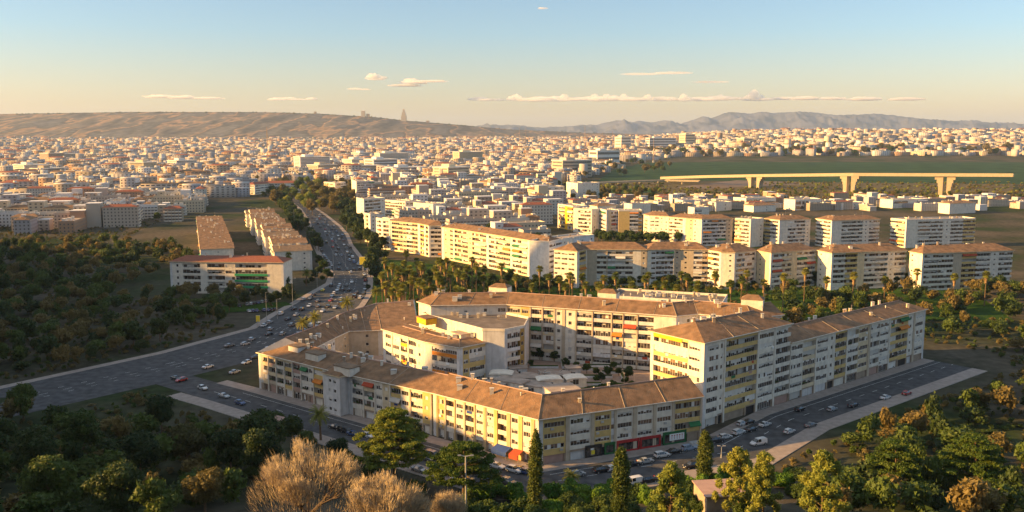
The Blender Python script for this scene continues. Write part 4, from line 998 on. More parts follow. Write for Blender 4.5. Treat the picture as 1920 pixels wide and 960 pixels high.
def cypress(seed, h, wd, per=9000):
    r = random.Random(seed); t = MB(); c = MB(); t.tube((0, 0, -1), (0, 0, h * .5), .22, .12, 'trunk', 6); bl = []
    n = 46
    for i in range(n):
        f = i / (n - 1); z = h * (.05 + .93 * f); q = wd * .5 * (math.sin(min(1, f * 4 + .35) * PI / 2)) * (1 - max(0, (f - .62) / .40) ** 2) ** .5 * (1 + .10 * math.sin(f * 23 + seed)) + .08
        for k in range(3):
            a = r.random() * 2 * PI; o = q * .4; bl.append((math.cos(a) * o, math.sin(a) * o, z + r.uniform(-.3, .3), q * .62, q * .62, h * .035 + .25))
    leaves(c, bl, per / len(bl), .30, 'leaf_cypress', seed, shell=.5, aspect=1.6)
    return [('trunk', t.mesh('trunk')), ('crown', c.mesh('crown'))]
def clumpy_pine(seed, h, wd, per=330, m='leaf_light'):
    r = random.Random(seed); t = MB(); c = MB(); t.tube((0, 0, -2), (.3, .1, h * .9), .3, .06, 'trunk', 7); bl = []
    for i in range(60):
        f = r.random() ** .8; z = h * (.18 + .80 * f); q = wd * .5 * (1 - f) ** .6 * r.uniform(.3, 1.05) + .2; a = r.random() * 2 * PI
        p = (math.cos(a) * q, math.sin(a) * q, z); bl.append((*p, r.uniform(.5, 1.0), r.uniform(.5, 1.0), r.uniform(.55, 1.1)))
        t.tube((.1, 0, z - q * .35), p, .07, .02, 'bark', 4)
    leaves(c, bl, per, .32, m, seed, shell=.2, aspect=1.4)
    return [('trunk', t.mesh('trunk')), ('crown', c.mesh('crown'))]
def bare_tree(seed, h, wd):
    r = random.Random(seed); t = MB(); c = MB()
    def grow(p, d, L, rad, dep):
        q = p + d * L; (t if dep < 4 else c).tube(p, q, rad, rad * .74, 'bark' if dep < 4 else 'twig', 6 if dep < 2 else 3)
        if dep == 6: return
        for k in range(3 if dep < 4 else 4):
            sp = .62 if dep < 3 else .5
            nd = (d + Vector((r.uniform(-1, 1), r.uniform(-1, 1), r.uniform(-.15, .55))) * sp * 1.1); nd.z += .10 * dep if dep > 2 else 0; nd.normalize()
            grow(q, nd, L * r.uniform(.66, .88), rad * (.68 if dep < 4 else .5), dep + 1)
        if dep > 1 and r.random() < .7: grow(p + d * L * .5, (d + Vector((r.uniform(-1, 1), r.uniform(-1, 1), .3)) * .9).normalized(), L * .6, rad * .5, dep + 1)
    t.tube((0, 0, -2), (0, 0, h * .22), .42, .34, 'bark', 8)
    for k in range(5):
        a = 2 * PI * k / 5 + r.random(); d = Vector((math.cos(a) * .75, math.sin(a) * .75, .85)).normalized()
        grow(Vector((0, 0, h * .2)), d, h * .22, .34, 1)
    # fine upright twigs filling the dome above the limbs
    mx0 = max(max(abs(v[0]), abs(v[1])) for v in c.v); mz0 = max(v[2] for v in c.v)
    tips = [Vector(v) for v in c.v[::6]]; r.shuffle(tips)
    for i in range(10500):
        if i % 3: p = tips[i % len(tips)] + Vector((r.gauss(0, .5), r.gauss(0, .5), r.gauss(0, .4)))
        else:
            a = r.random() * 2 * PI; q = r.random() ** .5; f = r.random() ** .6
            p = Vector((math.cos(a) * q * mx0 * .93, math.sin(a) * q * mx0 * .93, mz0 * (.22 + .66 * (1 + .22 * math.sin(a * 3 + seed) * q + .12 * math.sin(a * 7)) * f * math.sqrt(max(0, 1 - q * q * .85)))))
        d = Vector((p.x / mx0 * .55 + r.uniform(-.2, .2), p.y / mx0 * .55 + r.uniform(-.2, .2), 1)).normalized(); L = r.uniform(.7, 2.0) * h / 17; sd = d.cross(Vector((r.uniform(-1, 1), r.uniform(-1, 1), 0))).normalized() * .03
        c.add([tuple(p - sd), tuple(p + sd), tuple(p + d * L)], [(0, 1, 2)], 'twig')
    mx = max(max(abs(v[0]), abs(v[1])) for v in c.v); mz = max(v[2] for v in c.v)
    for b in (t, c): b.v = [(v[0] * wd / 2 / mx, v[1] * wd / 2 / mx, v[2] * h / mz if v[2] > 0 else v[2]) for v in b.v]
    return [('trunk', t.mesh('trunk')), ('twigs', c.mesh('twigs'))]
def palm(seed, h, kind='fan'):
    r = random.Random(seed); t = MB(); s = MB(); c = MB(); lean = r.uniform(-.5, .5); top = Vector((lean, r.uniform(-.3, .3), h))
    mid_ = Vector((lean * .3, 0, h * .5)); rb = .30 if kind == 'fan' else .40
    t.tube((0, 0, -1), mid_, rb, rb * .7, 'trunk', 8); t.tube(mid_, top, rb * .7, rb * .6, 'trunk', 8)
    if kind == 'fan':                                # skirt of dead leaves hanging under the crown
        for k in range(150):
            a = r.random() * 2 * PI; z = h - .2 - r.random() ** 1.2 * min(3.4, h * .34); q = .25 + .40 * (1 - (h - z) / 4.5); d = Vector((math.cos(a), math.sin(a), 0)); p = Vector((top.x, top.y, z)) + d * .2
            e = p + d * q + Vector((0, 0, -1.1)); sd = Vector((-d.y, d.x, 0)) * .18
            s.add([tuple(p - sd * .4), tuple(p + sd * .4), tuple(e + sd), tuple(e - sd)], [(0, 1, 2, 3)], 'skirt')
    else:
        for k in range(40):
            a = r.random() * 2 * PI; d = Vector((math.cos(a), math.sin(a), 0)); p = top + d * .3 - Vector((0, 0, r.random() * 1.0)); s.tube(p, p + d * .4 + Vector((0, 0, .3)), .1, .05, 'skirt', 3)
    n = 52 if kind == 'fan' else 70; R_ = 2.4 if kind == 'fan' else 3.4
    for k in range(n):
        a = 2 * PI * k * .618 + r.uniform(-.2, .2); el = r.uniform(-.75, 1.35) if kind == 'fan' else r.uniform(-.5, 1.3); d = Vector((math.cos(a) * math.cos(el), math.sin(a) * math.cos(el), math.sin(el))); sd = Vector((-math.sin(a), math.cos(a), 0))
        if kind == 'fan':
            b0 = top + d * R_ * .45; c.tube(top, b0, .04, .03, 'leaf_palm', 3)
            for j in range(7):
                g = (j - 3) / 3 * 1.15; dd = (d * math.cos(g) + sd * math.sin(g)).normalized(); e = b0 + dd * R_ * .62 - Vector((0, 0, .28)); w_ = dd.cross(d.cross(sd)).normalized() * .24
                c.add([tuple(b0 - w_), tuple(b0 + w_), tuple(e)], [(0, 1, 2)], 'leaf_palm')
        else:
            p = top.copy(); L = R_ / 6; dd = d.copy()
            for j in range(6):
                q = p + dd * L
                for sg in (-1, 1):
                    for u in (.2, .7):
                        m0 = p + (q - p) * u; e = m0 + sd * sg * (.75 - .07 * j) + dd * .35 - Vector((0, 0, .18)); w_ = dd * .10
                        c.add([tuple(m0 - w_), tuple(m0 + w_), tuple(e)], [(0, 1, 2)], 'leaf_palm')
                c.tube(p, q, .03, .02, 'leaf_palm', 3); p = q; dd = (dd + Vector((0, 0, -.22))).normalized()
    return [('trunk', t.mesh('trunk')), ('skirt', s.mesh('skirt')), ('crown', c.mesh('crown'))]
def bush(seed, wd, h, per=700, m='leaf_bush'):
    r = random.Random(seed); c = MB(); bl = []
    for i in range(12):
        a = r.random() * 2 * PI; q = r.random() ** .5 * wd * .34; s = wd * r.uniform(.14, .22); bl.append((math.cos(a) * q, math.sin(a) * q, h * r.uniform(.25, .75), s, s, h * .3))
    leaves(c, bl, per, .26, m, seed, shell=.5); return c.mesh('bush')
def spot(x, ytop, h, Y0=60, Y1=320):
    """ground point where something h tall reaches up to pixel (x, ytop)"""
    best = None; Y = Y1
    while Y > Y0:
        X, _, Z = ray(x, ytop, Y); dlt = abs(Z - h - hgt(X, Y))
        if best is None or dlt < best[0]: best = (dlt, X, Y)
        Y -= 1
    X, Y = best[1], best[2]; return (X, Y, hgt(X, Y))
# -- foreground trees
s = spot(575, 838, 17); plant('bare_tree', bare_tree(3, 17, 24), (s[0], s[1], ray(575, 830, s[1])[2] - 17), 'large leafless tan tree in the lower left corner', 'tree')
s = spot(722, 893, 13); plant('bare_tree', bare_tree(8, 13, 17), (s[0], s[1], ray(722, 886, s[1])[2] - 13), 'smaller leafless tan tree right of the large one', 'tree')
s = spot(840, 925, 9); plant('bare_tree', bare_tree(12, 8, 9), (s[0], s[1], ray(840, 915, s[1])[2] - 8), 'low leafless shrub-like tree by the tall lamp post', 'tree')
def fg(name, meshes, x, y, h, label, cat='tree', Y=None, **k):
    if Y is None: p = spot(x, y, h)
    else: X, _, Z = ray(x, y, Y); p = (X, Y, Z - h)
    return plant(name, meshes, p, label, cat, **k)
fg('pine_tree', umbrella_pine(5, 17, 17, 8, 340), 735, 768, 17, 'big layered dark green pine in front of the left wing', Y=214)
fg('pine_tree', umbrella_pine(6, 11.5, 17, 5, 360), 868, 832, 11.5, 'broad flat-topped pine in front of the sunlit corner facade', Y=203)
fg('cypress', cypress(1, 18.5, 3.0, 12000), 1004, 812, 18.5, 'tall dark cypress before the front corner of the block')
fg('cypress', cypress(2, 15.5, 3.6, 12000), 1165, 842, 15.5, 'cypress left of the white parked van')
fg('cypress', cypress(3, 13.5, 3.8, 12000), 1323, 810, 13.5, 'bushy cypress standing by the right end of the street')
fg('pine_tree', clumpy_pine(4, 13, 10, 420), 1258, 872, 13, 'yellow-green pine between the two right cypresses')
fg('pine_tree', clumpy_pine(7, 15, 10.5, 420), 1388, 842, 15, 'yellow-green pine with gaps near the lower right corner')
fg('pine_tree', clumpy_pine(9, 15, 7, 420), 1434, 846, 15, 'yellow-green pine at the right edge of the photograph')
fg('pine_tree', clumpy_pine(10, 16, 12, 420), 1545, 850, 16, 'yellow-green pine beyond the right edge pine')
fg('pine_tree', umbrella_pine(11, 15, 15, 6, 260), 1680, 830, 15, 'dark layered pine on the far right slope')
fg('pine_tree', umbrella_pine(12, 16, 16, 7, 260), 1830, 815, 16, 'last dark pine on the far right slope')
fg('palm_tree', palm(1, 7.2, 'date'), 600, 772, 8.2, 'sunlit date palm in front of the left wing stair bay', Y=246)
fg('palm_tree', palm(2, 3.6, 'date'), 1068, 874, 5.2, 'short date palm on the corner pavement', s=.75)
dk = [('broad_tree', 545, 780, 10, 252), ('broad_tree', 515, 772, 10, 262), ('broad_tree', 486, 770, 15, 225), ('broad_tree', 490, 800, 13, 205), ('broad_tree', 575, 808, 8, 240), ('broad_tree', 632, 822, 8, 232), ('broad_tree', 770, 790, 9, 236), ('broad_tree', 815, 850, 6, 232)]
bt = [broad(20 + i, 9, 8, 1100, m, .34, 12)[0] for i, m in enumerate(['leaf_dark', 'leaf', 'leaf_dark', 'leaf_olive'])]
dl = ['dark tree second from the left in front of the left wing', 'dark tree by the green kiosk', 'dark tall tree at the lower left edge', 'dark tree below the one on the left edge', 'dark round tree under the sunlit palm', 'low dark tree by the parked cars of the service street', 'small dark tree behind the big layered pine', 'small round tree between the two layered pines']
for i, (n, x, y, h, Yy) in enumerate(dk): X, _, Z = ray(x, y, Yy); plant(n, bt[i % 3], (X, Yy, Z - h), dl[i], 'tree', None, h / 9, i)
# off to the left and right of the photograph
for i, (x, y, h, Yy) in enumerate([(60, 800, 14, 205), (150, 770, 13, 225), (260, 810, 12, 205), (350, 790, 13, 222), (430, 800, 12, 215), (90, 860, 14, 175), (220, 880, 13, 170), (380, 880, 12, 180), (300, 740, 11, 250), (40, 720, 11, 265)]):
    X, _, Z = ray(x, y, Yy); plant('broad_tree', bt[i % 4], (X, Yy, max(hgt(X, Yy), Z - h)), ['first', 'second', 'third', 'fourth', 'fifth', 'sixth', 'seventh', 'eighth', 'ninth', 'tenth'][i] + ' dark tree of the grove left of the bare trees', 'tree', 'grove on the left slope', h / 9, i)
# bushes and hedges
bm = [bush(i, 6, 3.4, 1100) for i in range(4)]; bd = [bush(i + 9, 6, 3.2, 900, 'leaf') for i in range(3)]
bl_ = [(900, 912, 'b'), (930, 905, 'b'), (965, 915, 'b'), (1045, 908, 'b'), (1075, 903, 'b'), (1110, 915, 'b'), (1140, 905, 'b'), (870, 925, 'd'), (905, 940, 'd'), (985, 940, 'd'), (1030, 938, 'b'), (1090, 942, 'd'), (1130, 930, 'd'), (1195, 912, 'd'), (1215, 918, 'b'), (1300, 893, 'b'), (1340, 890, 'b'), (1372, 880, 'b'), (1290, 905, 'd'), (1345, 905, 'd'),
       (700, 868, 'd'), (660, 855, 'd'), (640, 845, 'd'), (1180, 935, 'd'), (1070, 930, 'd'), (950, 945, 'd'), (1310, 930, 'd'), (1385, 905, 'd'), (780, 905, 'd'), (1420, 900, 'b'), (1470, 885, 'b'), (1500, 905, 'd'), (1600, 880, 'd'), (1650, 890, 'b'), (1740, 880, 'b'), (1790, 895, 'd'), (1880, 880, 'd'), (850, 945, 'd'), (1240, 940, 'd'), (500, 850, 'd'), (480, 870, 'd'), (1160, 950, 'd'), (1000, 955, 'd'), (1400, 940, 'd')]
for i, (x, y, k) in enumerate(bl_):
    p = spot(x, y, 3.4, 150); plant('bush', [('foliage', (bm if k == 'b' else bd)[i % 3])], p, 'bright green bush of the hedge below the street' if k == 'b' else 'dark green shrub filling the slope below the street', 'bush', 'bushes below the street' if k == 'b' else 'dark shrubs below the street', 1.15, i * 1.3)
# -- palms of the park
pm = [palm(10 + i, h, 'fan') for i, h in enumerate([14, 16, 17, 12.5, 18.5])]; pmh = [14, 16, 17, 12.5, 18.5]
pd_ = [palm(30 + i, h, 'date') for i, h in enumerate([6, 7.5])]
plist = [(722 + (i * 37) % 150, 484 + (i * 23) % 62) for i in range(34)] + [(875 + i * 31, 500 + (i * 17) % 35) for i in range(19)] + [(728, 500), (735, 495), (745, 512), (752, 500), (762, 472), (757, 490), (768, 500), (775, 510), (782, 485), (790, 492), (740, 525), (760, 530), (772, 522), (785, 530), (797, 515), (806, 520), (816, 500), (820, 512), (826, 488), (833, 500), (838, 485), (812, 535), (828, 522), (845, 510), (850, 492),
         (858, 505), (885, 483), (893, 496), (908, 500), (940, 495), (1012, 500), (830, 540), (800, 540), (750, 545), (716, 512), (722, 530), (735, 545),
         (1098, 530), (1133, 518), (1128, 535), (1209, 518), (1050, 522), (1068, 512), (1073, 520), (1230, 528), (1245, 540), (1270, 535), (1290, 515), (1308, 535), (1332, 548), (1342, 515), (1341, 540), (1390, 520), (1425, 492), (1470, 515), (1510, 505), (1550, 520), (1600, 512), (1660, 520), (1720, 505), (1790, 515), (1850, 510)]
pr = random.Random(5)
for i, (x, y) in enumerate(plist):
    k = pr.randrange(5); h = pmh[k]; X, Y, Z = spot(x, y, h + 1.2, 380, 540)
    Z = 0
    plant('palm_tree', pm[k], (X, Y, Z), ('fan palm in the dense cluster left of the curved roofs' if x < 870 else 'fan palm before the golden row' if x < 1080 else 'fan palm in front of the pale front row' if x < 1440 else 'fan palm of the park right of the photograph'), 'palm tree', 'fan palms of the park', 1, pr.random() * 6)
for i, (x, y, lab) in enumerate([(653, 563, 'round date palm at the boulevard kerb behind the curved roof'), (568, 596, 'date palm beside the boulevard, nearer of two'), (588, 586, 'date palm beside the boulevard, farther of two'), (573, 506, 'sunlit date palm left of the boulevard before the white terrace'), (705, 540, 'date palm at the left tip of the palm park'), (541, 485, 'tall palm beside the block with green bands')]):
    h = 7.5 if i != 5 else 15; me = pd_[1] if i != 5 else pm[4]; X, Y, Z = spot(x, y, h + 1.8, 330, 560); plant('palm_tree', me, (X, Y, 0), lab, 'palm tree', None, 1.0 if i else 1.1, i)
# broad trees of the park and boulevard
ft = [broad(50 + i, 9, 8.5, 260, m, .62, 11)[0] for i, m in enumerate(['leaf', 'leaf_dark', 'leaf', 'leaf_dark', 'leaf_olive', 'leaf_light'])]
def row(lst, label, group, ks, cat='tree', name='broad_tree'):
    for i, (x, y, h) in enumerate(lst):
        X, Y = at(x, y); plant(name, ft[ks[i % len(ks)]], (X, Y, hgt(X, Y)), label, cat, group, h / 9, pr.random() * 6, h / 9 * pr.uniform(.9, 1.2))
row([(700 + 8.5 * i + pr.uniform(-5, 5), 548 + pr.uniform(-28, 8), pr.uniform(4, 8)) for i in range(95)], 'leafy tree under the palms of the park', 'trees under the palms', [0, 1, 3, 0, 4])
row([(850 + 12 * i + pr.uniform(-5, 5), 536 + pr.uniform(-6, 4), pr.uniform(4, 7)) for i in range(80)], 'small leafy tree at the foot of the apartment rows', 'trees at the foot of the rows', [0, 1, 2, 3])
row([(596 - .35 * i * 3 + pr.uniform(-6, 2), 470 - i * 3.0, 9) for i in range(9)], 'dark tree lining the left side of the boulevard', 'trees lining the left of the boulevard', [1, 0, 3])
row([(560 - 2.4 * i, 438 - i * 3.6, 11) for i in range(24)] + [(572 - 3 * i, 432 - i * 4.4, 10) for i in range(18)], 'dark tree between the terrace and the boulevard', 'trees between terrace and boulevard', [1, 0, 3, 0])
row([(600, 500, 7), (607, 508, 7), (598, 518, 6), (612, 520, 6), (590, 525, 5), (605, 528, 4), (585, 532, 4), (575, 536, 4), (620, 524, 5)], 'dark hedge tree at the kerb before the white terrace end', 'hedge trees by the terrace end', [1, 0])
row([(650, 432, 15), (662, 440, 16), (672, 448, 16), (655, 420, 14), (668, 425, 14), (680, 440, 13), (690, 462, 13), (700, 470, 12), (676, 460, 12), (665, 412, 13), (645, 412, 12), (700, 485, 9), (712, 478, 9), (655, 404, 12), (640, 402, 14), (648, 396, 14), (662, 402, 15), (672, 410, 16), (680, 425, 15), (685, 450, 14), (640, 390, 13), (700, 452, 10), (718, 468, 9), (708, 490, 9), (722, 488, 8)], 'large dark tree right of the boulevard', 'large trees right of the boulevard', [3, 1])
row([(695, 520, 13), (700, 500, 12), (704, 530, 11), (690, 545, 4)], 'tall slim dark tree at the left tip of the palm park', 'trees at the tip of the park', [3])
row([(515 + (i * 29) % 150 + pr.uniform(-4, 4), 400 - (i % 7) * 8 - ((i * 29) % 150 < 60) * 14 + pr.uniform(-3, 3), pr.uniform(11, 19)) for i in range(64)], 'olive-brown poplar at the far end of the boulevard', 'poplars at the far end of the boulevard', [4, 4, 0, 5, 4], name='tall_tree')
row([(495 + i * 8, 372 - (i % 3) * 6, 9) for i in range(9)], 'dark tree by the red-roofed far block', 'trees by the red-roofed far block', [1, 0, 3])
row([(480, 560, 7), (495, 565, 6), (508, 572, 5), (520, 568, 6), (540, 560, 8), (535, 548, 9), (460, 575, 7), (430, 585, 8), (400, 600, 8), (350, 600, 8), (300, 640, 9), (545, 566, 6), (250, 650, 9)], 'dark tree in the garden of the green-banded block', 'garden trees by the green-banded block', [1, 3])
# scattered trees over the near city, and the green bank by the field
for i in range(110):
    while True:
        y = 560 + 1200 * pr.random() ** 1.1; x = pr.uniform(-.6, .6) * y
        if free(x, y): break
    plant('street_tree', ft[pr.randrange(5)], (x, y, hgt(x, y)), 'dark street tree between the city buildings', 'tree', 'street trees of the city', pr.uniform(.9, 1.5), pr.random() * 6)
row([(1040 + i * 3.9 + pr.uniform(-6, 6) + (0 if i < 112 else (i - 112) * 6), (376 - (i % 5) * (4.2 if 1040 + i * 3.9 < 1230 and i < 112 else 3.0) + pr.uniform(-2, 2)), pr.uniform(8, 12) if i < 50 else pr.uniform(4, 7.5)) for i in range(200)], 'leafy tree on the bank between the viaduct and the second row', 'trees on the bank by the viaduct', [4, 0, 4, 2, 5], name='bank_tree')  # bank trees of no set species, same broadleaf models as the park
row([(1220 + i * 11 + pr.uniform(-4, 4), 294.5 + pr.uniform(-4, 1.5), pr.uniform(24, 34)) for i in range(62)] + [(1120 + i * 7 + pr.uniform(-3, 3), 318 + pr.uniform(-12, 12), pr.uniform(12, 20)) for i in range(20)], 'olive-brown tree on the far edge of the green field', 'trees beyond the green field', [4, 4, 0], name='tall_tree')  # field-edge trees of no set species, from the same broadleaf models
far = []
TB = [broad(70 + i, 9, 9, 34, m, 1.3, 6)[1] for i, m in enumerate(['leaf', 'leaf_dark', 'leaf_olive'])]
for i in range(7000):
    y = 1500 + 5000 * pr.random(); x = pr.uniform(-.62, .62) * y
    if free(x, y) or px_of(x, y)[1] < 290: far.append((x, y, hgt(x, y), pr.random() * 6, pr.uniform(1.0, 1.9), pr.uniform(1.0, 1.7), pr.randrange(3)))
mass('distant_trees', TB, far, label='dark green tree clumps scattered through the far city', cat='trees')

row([(1120 + i * 9, 452 + (i % 3) * 3, 9) for i in range(40)], 'tree in the street between the two rows on the right', 'trees between the two rows', [3, 1, 0], name='street_tree')
row([(905 + i * 7, 690 + (i % 3) * 5, 3) for i in range(3)] + [(1000, 672, 4), (1012, 675, 4), (1025, 674, 3.5), (1040, 678, 4), (1100, 700, 3.5), (1118, 704, 3), (1140, 708, 4), (1160, 704, 3), (1080, 694, 3), (1178, 712, 4), (1150, 694, 3), (1062, 690, 3), (995, 688, 3), (1128, 716, 3)], 'dark courtyard tree near the back wing', 'courtyard trees', [1, 0], name='courtyard_tree')
for o_ in [o for o in sc.objects if o.name.startswith('courtyard_tree')]: o_.location = (*at(*px_of(o_.location[0], o_.location[1], 0), 5.0), 5.0)
for i, (x, y) in enumerate([(1105, 735), (1130, 728), (1150, 722), (1172, 716), (1120, 712), (1090, 715), (1185, 724), (1060, 700)]):
    plant('bush', [('foliage', bd[i % 3])], (*at(x, y, 5), 5), 'low green shrub in the courtyard garden', 'bush', 'courtyard shrubs', .5, i)
# woods left and right of the photograph: nobody could count these
wood = []; g_ = random.Random(9)
WB_ = [broad(80 + i, 9, 9, 150, m, .8, 8)[1] for i, m in enumerate(['leaf', 'leaf_dark', 'leaf_olive'])]
tries = 0
LB = [(-900, 1400), (-900, 470), (170, 455), (330, 470), (395, 520), (470, 560), (440, 598), (300, 690), (150, 740), (-900, 1000)]
LB2 = [(-900, 1400), (-900, 1010), (60, 790), (300, 800), (470, 850), (470, 1100)]
def near_line(x, y, L, d):
    for a_, c_ in zip(L, L[1:]):
        fr_ = Frame(a_, c_); u = min(fr_.L, max(0, (x - a_[0]) * fr_.ux + (y - a_[1]) * fr_.uy)); p_ = fr_.P(u, 0, 0)
        if math.hypot(p_[0] - x, p_[1] - y) < d: return True
    return False
while len(wood) < 1500 and tries < 60000:
    tries += 1; y = g_.uniform(110, 800); x = g_.choice([-1, 1]) * g_.uniform(60, 620); px, py = px_of(x, y)
    if 455 < px < 1455 or px < -500 or px > 2400: continue
    if x < 0 and not (inpoly(px, py, LB) or inpoly(px, py, LB2) or x < -(.6 * y)): continue
    if near_line(x, y, MIDL, 26) or near_line(x, y, front, 31): continue
    if x > 0 and (near_line(x, y, [T0, T1, T2], 36) or (y > 480)): continue
    if 130 < -x < 215 and 470 < y < 580: continue
    if x < 0 and hgt(x, y) > 42 and y > 130: continue
    wood.append((x, y, hgt(x, y), g_.random() * 6, g_.uniform(.6, 1.2), g_.uniform(.5, 1.2), g_.randrange(3)))
mass('woodland', WB_, wood, label='dark woodland on the slopes left and right of the photograph', cat='woodland')

crest_trees = []
for i in range(420):
    px = g_.uniform(0, 1150); p = ray(px, crest(HP, px) + .6, 7960); crest_trees.append((p[0], 7960 + g_.uniform(-30, 20), p[2] - 8 - g_.uniform(0, 6), g_.random() * 6, g_.uniform(1.6, 3.4), g_.uniform(1.0, 2.0), g_.randrange(3)))
mass('crest_trees', TB, crest_trees, label='dark scrub line along the crest of the hillside', cat='trees')

scrub = []
SB = [broad(90 + i, 4, 5, 60, m, .7, 6, .12)[1] for i, m in enumerate(['leaf', 'leaf_olive', 'leaf_light'])]
for i in range(1500):
    px, py = g_.uniform(1035, 1960), g_.uniform(342, 375)
    if 1262 < px < 1400 and 341 < py < 352: continue
    X, Y = at(px, py); scrub.append((X, Y, 0, g_.random() * 6, g_.uniform(.6, 1.3), g_.uniform(.4, 1.0), g_.choice([0, 1, 1, 2])))
mass('bank_scrub', SB, scrub, label='olive scrub covering the bank between viaduct and low houses', cat='scrub')
scrub = []
for i in range(16000):
    y = g_.uniform(215, 900); x = g_.uniform(-.62, .62) * y; px, py = px_of(x, y)
    if y < 900 and near_line(x, y, MIDL, 24): continue
    if near_line(x, y, front, 27): continue
    ok = (px < 455 and not inpoly(px, py, [(160, 560), (160, 480), (380, 380), (455, 380), (455, 620), (300, 560)])) or (px > 1460 and 600 < py and not near_line(x, y, [T0, T1, T2], 30)) or (inpoly(px, py, [(485, 400), (600, 395), (560, 440), (600, 480), (640, 540), (480, 585)]) and not inpoly(px, py, [(470, 580), (470, 470), (588, 455), (588, 530), (540, 552)])) or (690 < px < 1440 and 500 < py < 600 and y > 372 and y < 500)
    if ok: scrub.append((x, y, hgt(x, y), g_.random() * 6, g_.uniform(.25, .7), g_.uniform(.2, .55), g_.randrange(2)))
mass('undergrowth', SB, scrub[:5200], label='low undergrowth on open ground round the streets', cat='undergrowth')
def ordinal(n): return '%d%s' % (n, 'th' if 10 < n % 100 < 14 else {1: 'st', 2: 'nd', 3: 'rd'}.get(n % 10, 'th'))
cr_ = random.Random(3)
# ---------------------------------------------------------------- cars
def car_meshes(kind):
    """stations along the length: x, half width, z bottom, z belt, z top, half width of the top"""
    S = dict(
     hatch=[(-2.0, .72, .45, .80, .84, .60), (-1.95, .82, .30, .90, .96, .66), (-1.62, .86, .25, .92, 1.34, .58), (-1.2, .87, .24, .93, 1.45, .58), (.1, .87, .24, .92, 1.46, .58), (.95, .86, .24, .90, .98, .66), (1.75, .83, .26, .78, .82, .62), (2.0, .70, .40, .62, .66, .55)],
     sedan=[(-2.25, .72, .45, .82, .86, .60), (-2.2, .84, .30, .92, .96, .66), (-1.55, .87, .25, .94, 1.00, .68), (-.95, .88, .24, .94, 1.40, .57), (.25, .88, .24, .93, 1.42, .57), (1.05, .87, .24, .90, .97, .66), (2.0, .83, .26, .76, .80, .62), (2.28, .70, .40, .62, .66, .55)],
     suv=[(-2.2, .76, .5, .95, 1.0, .64), (-2.15, .88, .36, 1.05, 1.1, .70), (-1.9, .91, .32, 1.08, 1.55, .64), (-1.4, .92, .30, 1.08, 1.68, .64), (.2, .92, .30, 1.06, 1.68, .63), (1.0, .91, .30, 1.02, 1.10, .72), (1.95, .88, .32, .92, .97, .70), (2.25, .76, .45, .74, .8, .6)],
     van=[(-2.4, .84, .5, 1.05, 1.7, .74), (-2.35, .93, .32, 1.1, 1.85, .78), (-1.9, .95, .28, 1.12, 1.92, .78), (-.3, .95, .28, 1.1, 1.92, .78), (.75, .95, .28, 1.06, 1.86, .76), (1.5, .93, .28, 1.02, 1.12, .76), (2.15, .90, .30, .85, .92, .72), (2.4, .76, .42, .70, .75, .6)])[kind]
    body = MB(); gl = MB(); n = len(S); vs = []
    for x, hw, zb, zl, zt, tw in S: vs += [(x, -hw * .9, zb), (x, -hw, (zb + zl) / 2), (x, -hw * .97, zl), (x, -tw, zt), (x, tw, zt), (x, hw * .97, zl), (x, hw, (zb + zl) / 2), (x, hw * .9, zb)]
    bf = []; gf = []
    for i in range(n - 1):
        tall = S[i][4] - S[i][3] > .25; tall2 = S[i + 1][4] - S[i + 1][3] > .25
        for j in range(8):
            q = (i * 8 + j, (i + 1) * 8 + j, (i + 1) * 8 + (j + 1) % 8, i * 8 + (j + 1) % 8)[::-1]
            g = (j in (2, 4) and (tall or tall2) and not (kind == 'van' and i < 3)) or (j == 3 and tall != tall2)
            (gf if g else bf).append(q)
    bf += [tuple(range(8)), tuple(range((n - 1) * 8, n * 8))[::-1]]
    body.add(vs, bf, 'car_paint'); gl.add(vs, gf, 'car_glass')
    for i in range(2, n - 2):                          # pillars beside the glass
        if S[i][4] - S[i][3] > .25:
            for sg in (-1, 1): body.tube((S[i][0], sg * S[i][1] * .975, S[i][3]), (S[i][0], sg * (S[i][5] + .01), S[i][4]), .045, .04, 'car_paint', 4)
    L0, L1 = S[0][0], S[-1][0]
    for sg in (-1, 1):
        for wx in (L0 + .78, L1 - .85): body.tube((wx, sg * S[3][1] * 1.0, .33), (wx, sg * (S[3][1] + .012), .33), .40, .40, 'dark', 12, True)
        body.box(S[5][0] - .25, S[5][0] - .05, sg * (S[4][1] + .07) - .08, sg * (S[4][1] + .07) + .08, S[5][3] - .02, S[5][3] + .12, 'car_paint')
    body.box(L0 - .03, L0 + .02, -.26, .26, .50, .61, 'sign_white'); body.box(L1 - .02, L1 + .03, -.26, .26, .42, .52, 'sign_white')
    body.box(L0 - .02, L0 + .05, -.75, .75, .32, .44, 'dark'); body.box(L1 - .05, L1 + .02, -.68, .68, .30, .40, 'dark')
    wh = MB(); wh.tube((0, -.10, 0), (0, .10, 0), .32, .32, 'tyre', 14, True); rim = MB(); rim.tube((0, -.115, 0), (0, .115, 0), .19, .19, 'metal', 10, True)
    hl = MB(); hl.box(-.06, .06, -.17, .17, -.07, .07, 'lamp_glass'); tl = MB(); tl.box(-.04, .04, -.14, .14, -.1, .1, 'tail_red')
    # everything in one mesh, for cars too small to show their parts
    far_ = MB()
    for b_, (ox, oy, oz) in [(body, (0, 0, 0)), (gl, (0, 0, 0))] + [(wh, (wx, sg * (S[3][1] - .08), .32)) for wx in (L0 + .78, L1 - .85) for sg in (-1, 1)] + [(hl, (L1 - .10, sg * .58, .66)) for sg in (-1, 1)] + [(tl, (L0 + .02, sg * .62, .82)) for sg in (-1, 1)]:
        base = len(far_.v); far_.v += [(v[0] + ox, v[1] + oy, v[2] + oz) for v in b_.v]
        for f, m in zip(b_.f, b_.m): far_.f.append([base + i for i in f]); far_.m.append(far_.mi(b_.mats[m]))
